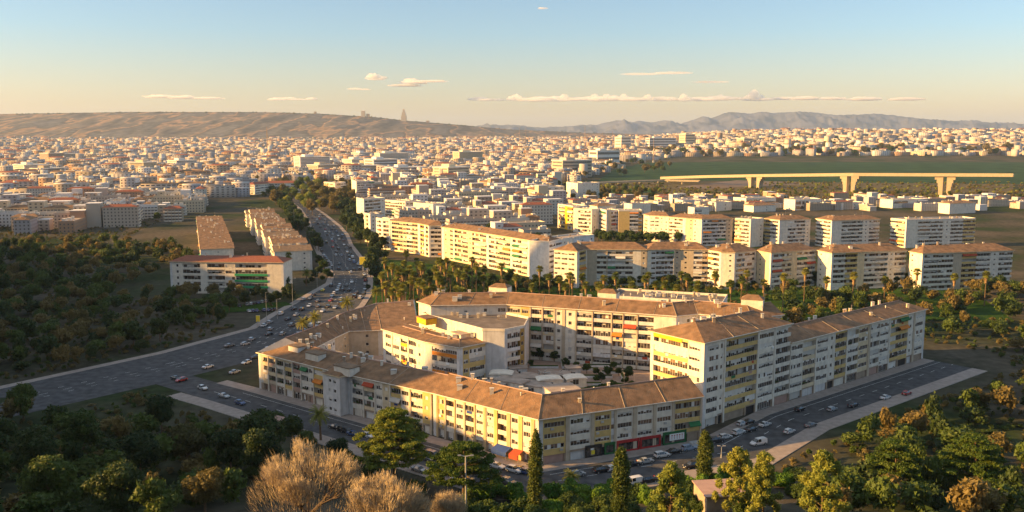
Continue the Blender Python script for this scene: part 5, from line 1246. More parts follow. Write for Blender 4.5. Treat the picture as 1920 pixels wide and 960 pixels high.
    return dict(body=body.mesh('body'), glass=gl.mesh('window'), wheel=wh.mesh('wheel'), rim=rim.mesh('rim'), head=hl.mesh('headlight'), tail=tl.mesh('tail_light'), far=far_.mesh('car'), L0=L0, L1=L1, hw=S[3][1], zh=.66 if kind != 'suv' else .8)
CARS = {k: car_meshes(k) for k in ('hatch', 'sedan', 'suv', 'van')}
CC = dict(white=(.72, .72, .72), silver=(.42, .44, .46), grey=(.16, .17, .18), dark=(.03, .035, .045), black=(.012, .012, .014), blue=(.04, .08, .22), red=(.38, .02, .02), yellow=(.75, .70, .03), green=(.03, .07, .05), lightblue=(.30, .38, .50))
KN = dict(hatch='hatchback', sedan='saloon car', suv='sport utility car', van='van')
def car(x, y, col, kind, rz, label, near=False, group=None, z=None):
    M = CARS[kind]; X, Y = at(x, y, 0.06 if z is None else z); zz = .065 if z is None else z
    nm = 'van' if kind == 'van' else 'parked_car'
    if not near:
        o = bpy.data.objects.new(nm, M['far']); COL.objects.link(o); o.location = (X, Y, zz); o.rotation_euler.z = rz; o.color = (*CC[col], 1); tag(o, label, 'van' if kind == 'van' else 'car', group); return o
    t = thing(nm, (X, Y, zz), label, 'van' if kind == 'van' else 'car', group, rz)
    inst('body', M['body'], t, (0, 0, 0), color=CC[col]); inst('window', M['glass'], t, (0, 0, 0))
    for wx in (M['L0'] + .78, M['L1'] - .85):
        for sg in (-1, 1):
            w_ = inst('wheel', M['wheel'], t, (wx, sg * (M['hw'] - .08), .32)); inst('rim', M['rim'], w_, (0, 0, 0))
    for sg in (-1, 1): inst('headlight', M['head'], t, (M['L1'] - .10, sg * .58, M['zh'])); inst('tail_light', M['tail'], t, (M['L0'] + .02, sg * .62, .82))
    return t
def dir_near(line, X, Y):
    best = None
    for a, c in zip(line, line[1:]):
        fr = Frame(a, c); u = min(fr.L, max(0, (X - a[0]) * fr.ux + (Y - a[1]) * fr.uy)); p = fr.P(u, 0, 0); d = math.hypot(p[0] - X, p[1] - Y)
        if best is None or d < best[0]: best = (d, fr.rz)
    return best[1]
blv = [(585, 410, 'dark', 'suv'), (600, 411, 'red', 'hatch'), (590, 417, 'silver', 'sedan'), (596, 421, 'dark', 'van'), (606, 419, 'lightblue', 'sedan'), (613, 418, 'dark', 'hatch'), (601, 427, 'black', 'suv'), (615, 424, 'white', 'hatch'), (610, 431, 'red', 'hatch'), (620, 427, 'grey', 'sedan'), (629, 430, 'dark', 'hatch'),
  (618, 436, 'white', 'sedan'), (631, 436, 'blue', 'hatch'), (613, 441, 'dark', 'sedan'), (624, 441, 'silver', 'sedan'), (634, 443, 'white', 'hatch'), (640, 446, 'dark', 'sedan'), (622, 449, 'lightblue', 'sedan'), (636, 450, 'white', 'hatch'), (612, 456, 'green', 'van'), (623, 453, 'red', 'hatch'), (630, 455, 'silver', 'sedan'), (644, 452, 'grey', 'hatch'), (645, 460, 'white', 'sedan'),
  (624, 464, 'red', 'suv'), (631, 473, 'grey', 'sedan'), (649, 467, 'dark', 'hatch'), (651, 473, 'white', 'hatch'), (657, 476, 'green', 'sedan'), (661, 484, 'white', 'van'), (664, 493, 'blue', 'van'), (671, 497, 'white', 'hatch'), (600, 466, 'silver', 'sedan'), (603, 471, 'dark', 'sedan'), (607, 479, 'silver', 'hatch'), (610, 482, 'lightblue', 'sedan'), (613, 486, 'grey', 'hatch'), (616, 491, 'white', 'sedan'), (620, 495, 'silver', 'hatch'), (622, 499, 'white', 'sedan'),
  (635, 505, 'black', 'sedan'), (683, 516, 'white', 'hatch'), (658, 512, 'white', 'hatch'), (621, 537, 'dark', 'suv'), (650, 536, 'black', 'sedan'), (637, 536, 'white', 'hatch'), (635, 540, 'silver', 'sedan'), (633, 545, 'white', 'sedan'), (643, 545, 'dark', 'hatch'), (627, 551, 'white', 'hatch'), (623, 556, 'silver', 'sedan'), (620, 565, 'red', 'hatch'), (615, 576, 'green', 'sedan'), (605, 585, 'white', 'sedan'),
  (605, 546, 'yellow', 'hatch'), (588, 554, 'dark', 'sedan'), (569, 563, 'silver', 'sedan'), (527, 590, 'white', 'suv'), (506, 606, 'silver', 'hatch'), (507, 619, 'silver', 'hatch'), (568, 624, 'dark', 'suv'), (558, 629, 'silver', 'sedan'), (551, 635, 'grey', 'hatch'), (541, 642, 'blue', 'sedan'), (515, 650, 'white', 'sedan'), (504, 656, 'white', 'hatch'), (597, 612, 'silver', 'van'), (585, 613, 'lightblue', 'van'),
  (665, 558, 'dark', 'van'), (676, 560, 'white', 'suv'), (682, 551, 'dark', 'hatch'), (685, 543, 'silver', 'sedan'), (684, 535, 'silver', 'hatch'), (685, 527, 'red', 'hatch'), (683, 521, 'dark', 'sedan'), (594, 412, 'white', 'hatch'), (577, 405, 'silver', 'sedan'), (587, 425, 'dark', 'sedan'), (582, 398, 'white', 'sedan'), (591, 404, 'grey', 'hatch'), (655, 481, 'dark', 'hatch'), (619, 504, 'grey', 'sedan'),
  (480, 672, 'dark', 'sedan'), (462, 682, 'white', 'hatch'), (440, 700, 'silver', 'sedan'), (430, 650, 'grey', 'sedan'), (390, 690, 'white', 'sedan'), (340, 715, 'red', 'hatch'), (495, 612, 'white', 'sedan'), (540, 600, 'dark', 'hatch'), (556, 592, 'silver', 'sedan'), (580, 575, 'white', 'hatch'), (596, 566, 'grey', 'sedan'), (530, 628, 'silver', 'hatch'), (572, 600, 'black', 'sedan'), (640, 562, 'silver', 'hatch'), (655, 545, 'dark', 'sedan'), (660, 530, 'white', 'sedan')]
for i in range(70):                                   # the dense queue and the parked rows
    t_ = cr_.uniform(0, 1); y = 402 + 108 * t_ ** 1.1; c_ = crest([(402, 600), (424, 622), (440, 636), (459, 645), (475, 654), (490, 662), (512, 672)], y); lane = cr_.choice([-1, -.45, .1, .6, .95]); x = c_ + lane * (10 + 12 * (y - 400) / 110) - 8
    if any(abs(x - q[0]) < 5 + (y - 400) * .04 and abs(y - q[1]) < 2.4 + (y - 400) * .012 for q in blv): continue
    blv.append((x, y, cr_.choice(['dark', 'silver', 'white', 'grey', 'black', 'red', 'white', 'lightblue', 'dark']), cr_.choice(['hatch', 'sedan', 'sedan', 'suv'])))
for i in range(60):                                   # moving cars on the near bend
    t_ = cr_.random(); y = 545 + 105 * t_; c_ = crest([(545, 640), (565, 612), (590, 572), (620, 535), (650, 495)], y); x = c_ + cr_.choice([-34, -18, 2, 20, 36]) * (1 + .15 * t_)
    if any(abs(x - q[0]) < 13 and abs(y - q[1]) < 7 for q in blv): continue
    if i < 34: blv.append((x, y, cr_.choice(['dark', 'silver', 'white', 'grey', 'black', 'white']), cr_.choice(['hatch', 'sedan', 'suv'])))
blv.sort(key=lambda c: -c[1])
for i, (x, y, c, k) in enumerate(blv):
    X, Y = at(x, y); rz = dir_near( [((a[0] + b_[0]) / 2, (a[1] + b_[1]) / 2) for a, b_ in zip(BL, BR)], X, Y)
    where = 'on the near bend of the boulevard' if y > 540 else 'on the boulevard beside the hedges' if y > 490 else 'in the middle stretch of the boulevard' if y > 440 else 'in the far queue of the boulevard'
    car(x, y, c, k, rz + (PI if i % 3 == 0 else 0), '%s %s %s' % (dict(dark='dark blue', green='dark green', lightblue='pale blue').get(c, c), KN[k], where), False, 'cars on the boulevard')
for i in range(16):                                    # parked in the side lot by the gardens
    x, y = 482 + (i % 8) * 7 - 18 * (i // 8), 590 - (i // 8) * 5 - (i % 8) * .4 if i < 8 else 580 - (i % 8) * 1.2
    if i in (3, 9): continue
    c = cr_.choice(list(CC)[:6]); car(x - 15, y - 5, c, cr_.choice(['hatch', 'sedan']), 2.0, '%s car parked in the side lot by the garden' % c, False, 'cars in the side lot')
Rr = Frame(A3, A4).rz; Lr = Frame(A0, A3).rz; Tr = Frame(T0, T1).rz
near = [(1128, 885, 'black', 'suv', Rr, 'black car parked by the dark shop left of the white one on the right street'), (1152, 882, 'white', 'hatch', Rr, 'white hatchback half hidden behind the middle cypress'), (1186, 873, 'dark', 'hatch', Rr, 'dark blue hatchback before the red shopfront, right of the middle cypress'),
 (1210, 868, 'silver', 'sedan', Rr, 'silver saloon before the red shopfront'), (1241, 857, 'white', 'suv', Rr, 'white tall car by the end of the red shopfront'), (1264, 850, 'black', 'sedan', Rr, 'black saloon before the green shopfront'), (1292, 844, 'lightblue', 'suv', Rr, 'pale blue car before the green shopfront'), (1308, 840, 'silver', 'van', Rr, 'silver van just left of the right cypress'),
 (1343, 829, 'dark', 'suv', Rr, 'dark car just right of the right cypress'), (1360, 822, 'white', 'hatch', Rr + .03, 'white hatchback at the foot of the tower'), (1385, 814, 'white', 'suv', Tr, 'white and blue tall car in front of the tower'), (1409, 808, 'dark', 'hatch', Tr, 'dark hatchback right of the white tall car'), (1404, 794, 'black', 'sedan', Tr, 'black saloon on the tower forecourt'), (1391, 797, 'white', 'hatch', Tr, 'white hatchback on the tower forecourt'),
 (1434, 799, 'white', 'sedan', Tr, 'white saloon parked at the right edge of the street'), (1422, 834, 'white', 'van', Rr + PI, 'white van with yellow rear driving on the right street'), (1296, 877, 'black', 'suv', Rr + PI, 'black car left of the right cypress on the near side'), (1187, 908, 'white', 'van', Rr + PI, 'white van parked on the near side of the street'), (1216, 904, 'black', 'suv', Rr, 'black tall car next to the white van'), (1243, 897, 'dark', 'sedan', Rr, 'dark saloon right of the black tall car'),
 (932, 877, 'white', 'sedan', Lr, 'white saloon behind the flat-topped pine before the blue awning'), (964, 885, 'white', 'suv', Lr, 'white tall car left of the tall cypress'), (978, 885, 'dark', 'hatch', Lr + .2, 'dark hatchback beside the white tall car'), (988, 889, 'blue', 'hatch', Lr, 'blue hatchback behind the tall cypress'), (902, 893, 'silver', 'hatch', Lr, 'silver hatchback under the flat-topped pine'), (916, 897, 'lightblue', 'sedan', Lr + 1.2, 'pale blue saloon parked across under the flat-topped pine'),
 (937, 902, 'black', 'sedan', Lr + .1, 'black saloon in the lot by the tall lamp post'), (954, 908, 'grey', 'suv', Lr, 'grey car in the lot above the green bushes'), (1083, 892, 'silver', 'hatch', Rr, 'silver hatchback behind the short palm'), (855, 907, 'white', 'hatch', Lr + .6, 'white hatchback left of the tall lamp post'), (872, 903, 'green', 'sedan', Lr + .6, 'dark green saloon behind the tall lamp post'),
 (629, 804, 'dark', 'sedan', Lr, 'dark blue saloon first in the line before the stair bay'), (641, 808, 'black', 'hatch', Lr, 'black hatchback second in the line before the stair bay'), (651, 812, 'dark', 'suv', Lr, 'dark tall car third in the line before the stair bay'), (663, 817, 'blue', 'sedan', Lr, 'blue saloon last in the line by the layered pine'), (786, 884, 'silver', 'sedan', Lr, 'silver saloon between the two layered pines'), (800, 862, 'grey', 'hatch', Lr, 'grey hatchback beyond the two layered pines'),
 (690, 820, 'white', 'hatch', Lr, 'white hatchback hidden behind the layered pine'), (780, 850, 'dark', 'sedan', Lr, 'dark saloon behind the layered pine'), (812, 858, 'blue', 'van', Lr, 'blue van before the dark awning of the left wing')]
for x, y, c, k, rz, lab in near: car(x, y, c, k, rz, lab, True)
for i, (x, y) in enumerate([(1480, 812), (1520, 800), (1560, 770), (1600, 762), (1500, 770), (1660, 748), (1700, 740), (420, 745), (380, 730), (330, 712), (450, 758)]):
    c = ['white', 'grey', 'silver', 'dark', 'black', 'white', 'red', 'silver', 'white', 'dark', 'blue'][i]; car(x, y, c, ['hatch', 'sedan'][i % 2], Tr if x > 900 else Lr, '%s car parked on the street %s' % (c, 'beyond the right side of the photograph' if x > 900 else 'beyond the left end of the block'), True, 'cars parked beyond the photograph')
# ---------------------------------------------------------------- shopfronts, awnings and signs of the street
def shop(fr, u0, u1, m, label, h=2.7, letters=None):
    P = fr.P((u0 + u1) / 2, 0, 0); o = (*P[:2], 0); t = thing('shopfront', o, label, 'shopfront'); b = MB(o)
    b.fbox(fr, u0, u0 + .5, .02, .25, .15, h, m); b.fbox(fr, u1 - .5, u1, .02, .25, .15, h, m); b.fbox(fr, u0 + .5, u1 - .5, .02, .25, .15, .6, m); b.fbox(fr, u0, u1, .02, .30, h, h + .75, m); b.build('frame', t)
    b = MB(o); b.fbox(fr, u0 + .5, u1 - .5, .05, .12, .6, h, 'glass'); n = int((u1 - u0) / 1.6)
    for i in range(1, n): u = u0 + .5 + (u1 - u0 - 1) * i / n; b.fbox(fr, u - .05, u + .05, .121, .2, .6, h, 'dark')
    b.build('window', t)
    if letters:
        b = MB(o); u = u0 + (u1 - u0) * .45
        for wd in letters: b.fbox(fr, u, u + wd, .302, .36, h + .15, h + .6, 'sign_white'); u += wd + .22
        b.build('sign', t)
    return t
fR = Frame(A3, A4); L_ = fR.L
shop(fR, L_ * .385, L_ * .45, 'shop_green', 'olive green shopfront next to the dark shop on the right street'); shop(fR, L_ * .46, L_ * .60, 'shop_red', 'dark red shopfront, left of two, on the right street')
shop(fR, L_ * .605, L_ * .735, 'shop_red', 'dark red shopfront, right of two, on the right street'); t = shop(fR, L_ * .75, L_ * .90, 'shop_green', 'dark green shopfront with a white lettered sign', 3.0)
b = MB(t.location[:]); u = L_ * .80
b.fbox(fR, L_ * .79, L_ * .885, .302, .34, 1.2, 3.1, 'sign_white')
for k, wd in enumerate([.5, .5, .5, .5, .45]):
    b.fbox(fR, u + .02, u + wd, .342, .38, 2.55, 2.75, 'shop_red'); b.fbox(fR, u + wd * .4, u + wd * .6, .342, .38, 1.5, 2.54, 'shop_red'); u += .85
b.build('sign', t)
t = shop(fR, L_ * .27, L_ * .37, 'dark', 'dark shopfront with a small yellow and white emblem'); b = MB(t.location[:]); b.fbox(fR, L_ * .305, L_ * .325, .26, .32, .9, 2.0, 'sign_yellow'); b.fbox(fR, L_ * .30, L_ * .318, .26, .31, 2.1, 2.6, 'sign_white'); b.build('sign', t)
fLn = Frame(A2, A3)
for u0, wd, m, lab in ((24, 5, 'awn_blue', 'blue street awning on the sunlit corner wing'), (30, 3, 'awn_red', 'red street awning beside the blue one')):
    P = fLn.P(u0 + wd / 2, .4, 0); t = thing('street_awning', (*P[:2], 0), lab, 'awning'); b = MB((*P[:2], 0))
    p = [fLn.P(u0, .2, 3.0), fLn.P(u0 + wd, .2, 3.0), fLn.P(u0 + wd, 2.6, 2.2), fLn.P(u0, 2.6, 2.2)]; b.hexa([(*q[:2], q[2] - .05) for q in p[::-1]] + p[::-1], m)
    b.fbox(fLn, u0, u0 + wd, 2.58, 2.62, 1.0, 2.2, m); b.build('canvas', t); b = MB((*P[:2], 0))
    for u in (u0 + .1, u0 + wd - .1): b.tube(fLn.P(u, 2.5, 0.1), fLn.P(u, 2.5, 2.2), .05, .05, 'metal', 6)
    b.build('frame', t)
X, Y = at(518, 800, 0); t = thing('kiosk', (X, Y, 0), 'small kiosk with pink roof under the dark trees at lower left', 'kiosk'); b = MB((X, Y, 0)); b.box(X - 1.6, X + 1.6, Y - 1.4, Y + 1.4, 0, 2.3, 'white'); b.box(X - .5, X + .5, Y - 1.45, Y - 1.4, .9, 1.9, 'glass'); b.build('wall', t)
b = MB((X, Y, 0)); b.add([(X - 2.2, Y - 2, 2.3), (X + 2.2, Y - 2, 2.3), (X + 2.2, Y + 2, 2.3), (X - 2.2, Y + 2, 2.3), (X, Y, 3.6)], [(0, 1, 4), (1, 2, 4), (2, 3, 4), (3, 0, 4), (3, 2, 1, 0)], 'pink'); b.build('roof', t)
# house at the lower right
x0, y0, z0 = spot(1350, 915, 5.5, 120, 260); t = thing('house', (x0, y0, z0), 'small house with pinkish flat roof among the right pines', 'house'); b = MB((x0, y0, z0))
fr = Frame((x0 - 3.5, y0 - 3), (x0 + 5, y0 - 2)); b.fbox(fr, 0, 9, -9, 0, z0 - 3, z0 + 4.6, 'stone'); b.build('wall', t); b = MB((x0, y0, z0)); b.fbox(fr, -.4, 9.4, -9.4, .4, z0 + 4.6, z0 + 4.85, 'pink'); b.build('roof', t)
# ---------------------------------------------------------------- lamps
def lamp(x, y0, y1, label, arm=1.6, both=False, Y=None, m='metal', r_=.10, group=None):
    X, Yb = at(x, y1, 0)
    if Y: X, _, zt = ray(x, y0, Y); Yb = Y; zb = hgt(X, Y); h = zt - zb
    else: zt = ray(x, y0, Yb)[2]; zb = 0; h = zt
    t = thing('street_lamp', (X, Yb, zb), label, 'street lamp', group); b = MB((X, Yb, zb)); b.tube((X, Yb, zb - .5), (X, Yb, zb + h), r_, r_ * .6, m, 8, True); b.tube((X, Yb, zb), (X, Yb, zb + 1), r_ * 1.7, r_ * 1.5, m, 8); b.build('pole', t)
    b = MB((X, Yb, zb)); g = MB((X, Yb, zb))
    for sg in ((-1, 1) if both else (1,)):
        b.tube((X, Yb, zb + h - .1), (X + sg * arm, Yb, zb + h + .15), r_ * .5, r_ * .4, m, 6); b.box(X + sg * arm - .4, X + sg * arm + .4, Yb - .15, Yb + .15, zb + h + .1, zb + h + .25, m); g.box(X + sg * arm - .3, X + sg * arm + .3, Yb - .12, Yb + .12, zb + h + .04, zb + h + .098, 'lamp_glass')
    b.build('arm', t); g.build('lamp_head', t); return t
lamp(873, 855, 0, 'tall thick lamp post rising before the flat-topped pine', 1.4, True, 196, r_=.24)
lamp(1353, 837, 0, 'lamp post with crossbar on the near side of the right street', .7, True, 232)
for x, y0, y1, lab in [(626, 470, 536, 'tall lamp post in the middle of the boulevard'), (595, 511, 545, 'white lamp post by the hedges before the terrace end'), (549, 522, 576, 'slim lamp post at the left kerb of the bend'), (509, 545, 567, 'white lamp post in the lawn of the side lot'), (520, 561, 598, 'lamp post beside the white car on the left kerb'),
                       (642, 525, 540, 'short white lamp post before the parked cars'), (580, 434, 458, 'lamp post with round head beside the terrace'), (587, 430, 458, 'lamp post right of the round-headed one'), (552, 393, 428, 'tall lamp post among the boulevard trees'), (563, 413, 432, 'lamp post glinting over the dark boulevard trees'), (648, 474, 500, 'lamp post at the right kerb by the white van'), (500, 548, 600, 'thin lamp post left of the lawn lamp'), (700, 490, 520, 'lamp post by the tip of the palm park')]:
    lamp(x, y0, y1, lab)
def signboard(x, y0, y1, wd, m, label):
    X, Yb = at(x, y1, 0); zt = ray(x, y0, Yb)[2]; t = thing('billboard', (X, Yb, 0), label, 'billboard'); b = MB((X, Yb, 0)); b.tube((X, Yb, 0), (X, Yb, zt * .6), .2, .2, 'metal', 8); b.build('post', t)
    b = MB((X, Yb, 0)); b.box(X - wd / 2, X + wd / 2, Yb - .15, Yb + .15, zt * .45, zt, m); b.build('board', t); b = MB((X, Yb, 0)); b.box(X - wd / 2 - .12, X + wd / 2 + .12, Yb + .151, Yb + .22, zt * .45 - .12, zt + .12, 'white'); b.build('frame', t)
signboard(681, 482, 508, 4.2, 'sign_yellow', 'yellow billboard at the right kerb of the boulevard'); signboard(484, 592, 612, 1.6, 'sign_yellow', 'small yellow and white roadside totem at the left edge')
# ---------------------------------------------------------------- viaduct by the field
V0 = thing('viaduct', (*at(1250, 350), 0), 'pale concrete viaduct with flared piers crossing beside the green field', 'viaduct'); o = V0.location[:]; mat('concrete', (.38, .31, .21), dirt=.2)
def vp(x, y): X, Y = at(x, y, 11); return (X, Y, 11)
VZ = 19
DP = [(1238, 332, 1600), (1330, 329, 1490), (1440, 327, 1390), (1600, 325, 1290), (1900, 326, 1180)]
deck = [ray(*q) for q in DP]
b = MB(o)
for a, c in zip(deck, deck[1:]):
    fr = Frame(a[:2], c[:2]); L = fr.L; P = fr.P
    for n0, n1, d0, d1 in ((-12, 0, -3.8, -.8), (-.4, .004, -.801, .5)):
        b.hexa([P(0, n1, a[2] + d0), P(L, n1, c[2] + d0), P(L, n0, c[2] + d0), P(0, n0, a[2] + d0), P(0, n1, a[2] + d1), P(L, n1, c[2] + d1), P(L, n0, c[2] + d1), P(0, n0, a[2] + d1)], 'concrete')
b.build('deck', V0)
for px in (1250, 1406, 1421, 1585, 1600, 1765, 1780):
    for q, r2 in zip(DP, DP[1:]):
        if q[0] <= px <= r2[0]: t_ = (px - q[0]) / (r2[0] - q[0]); p = ray(px, q[1] + (r2[1] - q[1]) * t_, q[2] + (r2[2] - q[2]) * t_); fr = Frame(ray(*q)[:2], ray(*r2)[:2])
    b = MB(o); sg = -1 if px in (1406, 1585, 1765) else 1; zt = p[2] - 3.7; f2 = Frame((p[0], p[1]), (p[0] + fr.ux, p[1] + fr.uy))
    for k in range(6):                                 # flare into the deck
        f = k / 6; e = f ** 3 * 9; b.fbox(f2, -2.6 - (e if sg < 0 else 0), 2.6 + (e if sg > 0 else 0), -9, -.3, -1 if k == 0 else zt * k / 6, zt * (k + 1) / 6, 'concrete')
    b.build('pier', V0)
V1 = thing('ramp', (*at(1180, 345), 0), 'lower concrete ramp left of the viaduct by the field', 'ramp'); b = MB(V1.location[:])
for a, c in zip([at(1100, 345, 5), at(1180, 339, 7), at(1245, 336, 8)], [at(1180, 339, 7), at(1245, 336, 8), at(1310, 342, 4)]): fr = Frame(a, c); b.fbox(fr, 0, fr.L, -9, 0, 4.6, 6.6, 'concrete'); b.fbox(fr, 0, fr.L, -9, -8.7, 6.6, 7.4, 'concrete')
b.build('deck', V1)
for px in (1120, 1160, 1200, 1235, 1280): X, Y = at(px, crest([(1100, 345), (1180, 340), (1245, 337), (1310, 343)], px), 5); b = MB(V1.location[:]); b.box(X - 1, X + 1, Y + 2, Y + 6, -1, 4.6, 'concrete'); b.build('pier', V1)
# ---------------------------------------------------------------- masts, crane and tower on the skyline
def mast(x, y0, Y, wd, label, m='skirt', cat='mast', base=None):
    X, _, zt = ray(x, y0, Y); zb = hgt(X, Y) if base is None else base; t = thing('mast', (X, Y, zb), label, cat); b = MB((X, Y, zb)); n = 10
    for k in range(n):
        z0, z1 = zb + (zt - zb) * k / n, zb + (zt - zb) * (k + 1) / n; w0, w1 = wd * (1 - .8 * k / n), wd * (1 - .8 * (k + 1) / n)
        for sx in (-1, 1):
            for sy in (-1, 1): b.tube((X + sx * w0, Y + sy * w0, z0), (X + sx * w1, Y + sy * w1, z1), wd * .12, wd * .12, m, 3)
            b.tube((X + sx * w0, Y - w0, z0), (X - sx * w1, Y - w1, z1), wd * .08, wd * .08, m, 3)
    b.build('lattice', t); b = MB((X, Y, zb)); b.box(X - wd * 1.3, X + wd * 1.3, Y - wd, Y + wd, zb - 3, zb + (zt - zb) * .06 + 2, 'white'); b.build('base', t)
mast(500, 238, 3300, 2.6, 'tall lattice mast on a sunlit building at the left skyline'); mast(1097, 236, 3400, 1.6, 'tall thin mast rising past the horizon right of centre'); mast(974, 240, 3600, 1.5, 'thin mast, left of two near the centre of the horizon'); mast(986, 239, 3600, 1.4, 'thin mast, right of two near the centre of the horizon')
mast(1149, 246, 3200, 1.3, 'small reddish mast left of the white city blocks', 'redtile'); mast(1130, 247, 3300, 1.2, 'small mast between the tall thin mast and the reddish one'); mast(926, 246, 3600, 1.2, 'small mast at the foot of the hillside'); mast(1226, 258, 2600, 1.6, 'pale mast before the long sunlit building at right')
def tower(x, ytop, wd, label, tiers, m='cream'):
    X, _, zt = ray(x, ytop, 7950); zb = ray(x, crest(HP, x) + 1, 7950)[2]; t = thing('hill_tower', (X, 7950, zb), label, 'tower'); b = MB((X, 7950, zb)); h = zt - zb
    for k, (a, c, ww) in enumerate(tiers): b.box(X - wd * ww, X + wd * ww, 7950 - wd * ww, 7950 + wd * ww, zb + h * a - (30 if k == 0 else 0), zb + h * c, m)
    b.build('shaft', t); b = MB((X, 7950, zb)); a = tiers[-1][1]; ww = tiers[-1][2]; b.add([(X - wd * ww, 7950 - wd * ww, zb + h * a), (X + wd * ww, 7950 - wd * ww, zb + h * a), (X + wd * ww, 7950 + wd * ww, zb + h * a), (X - wd * ww, 7950 + wd * ww, zb + h * a), (X, 7950, zt)], [(0, 1, 4), (1, 2, 4), (2, 3, 4), (3, 0, 4)], m); b.build('spire', t)
tower(757, 203, 22, 'tall stepped stone tower with spire on the crest of the hillside', [(0, .42, 1.0), (.42, .68, .7), (.68, .86, .4)], 'beige'); tower(681, 207, 16, 'short square tower on the hillside crest left of the tall one', [(0, .9, 1.0)], 'beige')
tower(690, 213, 13, 'low dark block beside the short square tower on the crest', [(0, .95, 1.0)], 'stone'); tower(591, 209, 10, 'tiny hut on the hillside crest near the left', [(0, .9, 1.0)], 'stone'); tower(802, 226, 14, 'low hut on the hillside crest right of the tall tower', [(0, .9, 1.0)], 'stone')
# rooftop building site at the left of the far city
x_, y_, z_ = ray(715, 262, 3600); t = thing('building_site', (x_, 3600, hgt(x_, 3600)), 'reddish unfinished building with poles in the far city', 'building'); b = MB(t.location[:])
for k in range(5):
    b.box(x_ - 22 + k, x_ + 22 - k, 3590, 3610, z_ - 16 + k * 5, z_ - 15 + k * 5, 'redtile')
    for j in range(6): b.box(x_ - 21 + j * 8, x_ - 20 + j * 8, 3590, 3591, z_ - 16 + k * 5, z_ - 11 + k * 5, 'pink')
b.box(x_ - 20, x_ + 20, 3592, 3608, -5, z_ - 16, 'cream'); b.build('frame', t)
# large public buildings of the far right
def longb(x0, x1, ytop, Y, nf, label, m='white', gl=True):
    a = ray(x0, ytop, Y); c = ray(x1, ytop, Y + 40); zb = hgt(a[0], Y); h = a[2] - zb; t = thing('public_building', (a[0], Y, zb), label, 'building'); b = MB((a[0], Y, zb)); fr = Frame(a[:2], c[:2]); b.fbox(fr, 0, fr.L, -35, 0, zb - 15, zb + h, m); b.build('wall', t)
    r_ = MB((a[0], Y, zb)); r_.fbox(fr, -1, fr.L + 1, -36, 1, zb + h, zb + h + 1.5, 'white'); r_.fbox(fr, fr.L * .2, fr.L * .5, -25, -8, zb + h + 1.5, zb + h + 6, m); r_.build('roof', t)
    g = MB((a[0], Y, zb)); fl = Frame(fr.P(0, -35, 0)[:2], fr.P(0, 0, 0)[:2])
    for k in range(nf): z = zb + h * (k + .3) / nf; g.fbox(fr, 2, fr.L - 2, .003, .3, z, z + h / nf * .45, 'glass_dim'); g.fbox(fl, 3, 32, .003, .3, z, z + h / nf * .45, 'glass_dim')
    g.build('window', t)
longb(1165, 1183, 257, 3700, 5, 'sunlit white block at the left of the large public buildings', 'white'); longb(1218, 1268, 259, 3700, 5, 'large grey slab building with window bands on the right skyline', 'white2'); longb(1285, 1303, 252, 3900, 5, 'cream block right of the large grey slab', 'cream'); longb(1120, 1162, 283, 2300, 3, 'wide low grey hall before the skyline masts', 'white2')
longb(1395, 1412, 260, 3700, 4, 'sunlit cream block near the right edge of the far city', 'cream'); longb(1055, 1110, 302, 1750, 5, 'long pale apartment slab left of the green field', 'beige'); longb(840, 880, 315, 1500, 6, 'long cream slab with sunlit end in the middle of the city', 'cream'); longb(700, 745, 300, 1900, 5, 'long pale slab in the left middle of the city', 'white2')
lr_ = random.Random(31)
for i in range(46):
    while True:
        px, py = lr_.uniform(20, 1240), lr_.uniform(272, 338)
        if not (px > 1050 and py > 290) and free(*at(px, py)): break
    Yb = at(px, py)[1]; hh = lr_.choice([12, 15, 18, 24, 33]); wm_ = lr_.uniform(26, 80); wpx = wm_ * F / Yb
    longb(px, px + wpx, py - hh * F / Yb, Yb, hh // 3, '%s %s block in the far city, %s' % (lr_.choice(['pale', 'cream', 'grey', 'sunlit']), {12: 'low long', 15: 'long', 18: 'broad', 24: 'high', 33: 'tower-like'}[hh], ordinal(i + 1) + ' of the larger ones'), lr_.choice(['white2', 'cream', 'white', 'beige', 'stone']))
# ---------------------------------------------------------------- clouds and haze
def volmat(name, dens, col, an=0.0):
    m = bpy.data.materials.new(name); m.use_nodes = True; N, L = m.node_tree.nodes, m.node_tree.links; N.remove(N['Principled BSDF']); v = N.new('ShaderNodeVolumePrincipled')
    v.inputs['Color'].default_value = (*col, 1); v.inputs['Density'].default_value = dens; v.inputs['Anisotropy'].default_value = an; L.new(v.outputs[0], N['Material Output'].inputs['Volume']); MATS[name] = m
volmat('cloud', .006, (1, .99, .98), .2)
def cloud(name, puffs, label, group=None, Y=34000):
    """puffs: (x px, y px, half width px, half height px)"""
    b = MB(); k = 0
    for (x, y, wpx, hpx) in puffs:
        c = ray(x, y, Y + cr_.uniform(-300, 300)); s = Y / F; rx, rz_, ry = wpx * s, hpx * s, wpx * s * .8; nu, nv = 18, 11; vs = []
        for j in range(nv + 1):
            ph = PI * j / nv
            for i in range(nu):
                a = 2 * PI * i / nu; d = Vector((math.sin(ph) * math.cos(a), math.sin(ph) * math.sin(a), math.cos(ph))); q = 1 + .38 * fbm(d.x * 2.2 + x, d.y * 2.2 + d.z * 3 + y, 1.3)
                vs.append((c[0] + d.x * rx * q, c[1] + d.y * ry * q, c[2] + (d.z * rz_ * q if d.z > 0 else d.z * rz_ * .35)))
        b.add(vs, [(j * nu + i, (j + 1) * nu + i, (j + 1) * nu + (i + 1) % nu, j * nu + (i + 1) % nu) for j in range(nv) for i in range(nu)], 'cloud')
    o = b.build(name, smooth=True); tag(o, label, 'cloud', group); return o
cloud('cloud', [(700, 145, 13, 7), (692, 147, 8, 5), (715, 147, 11, 4), (705, 149, 18, 3)], 'small bright cloud alone in the upper left sky')
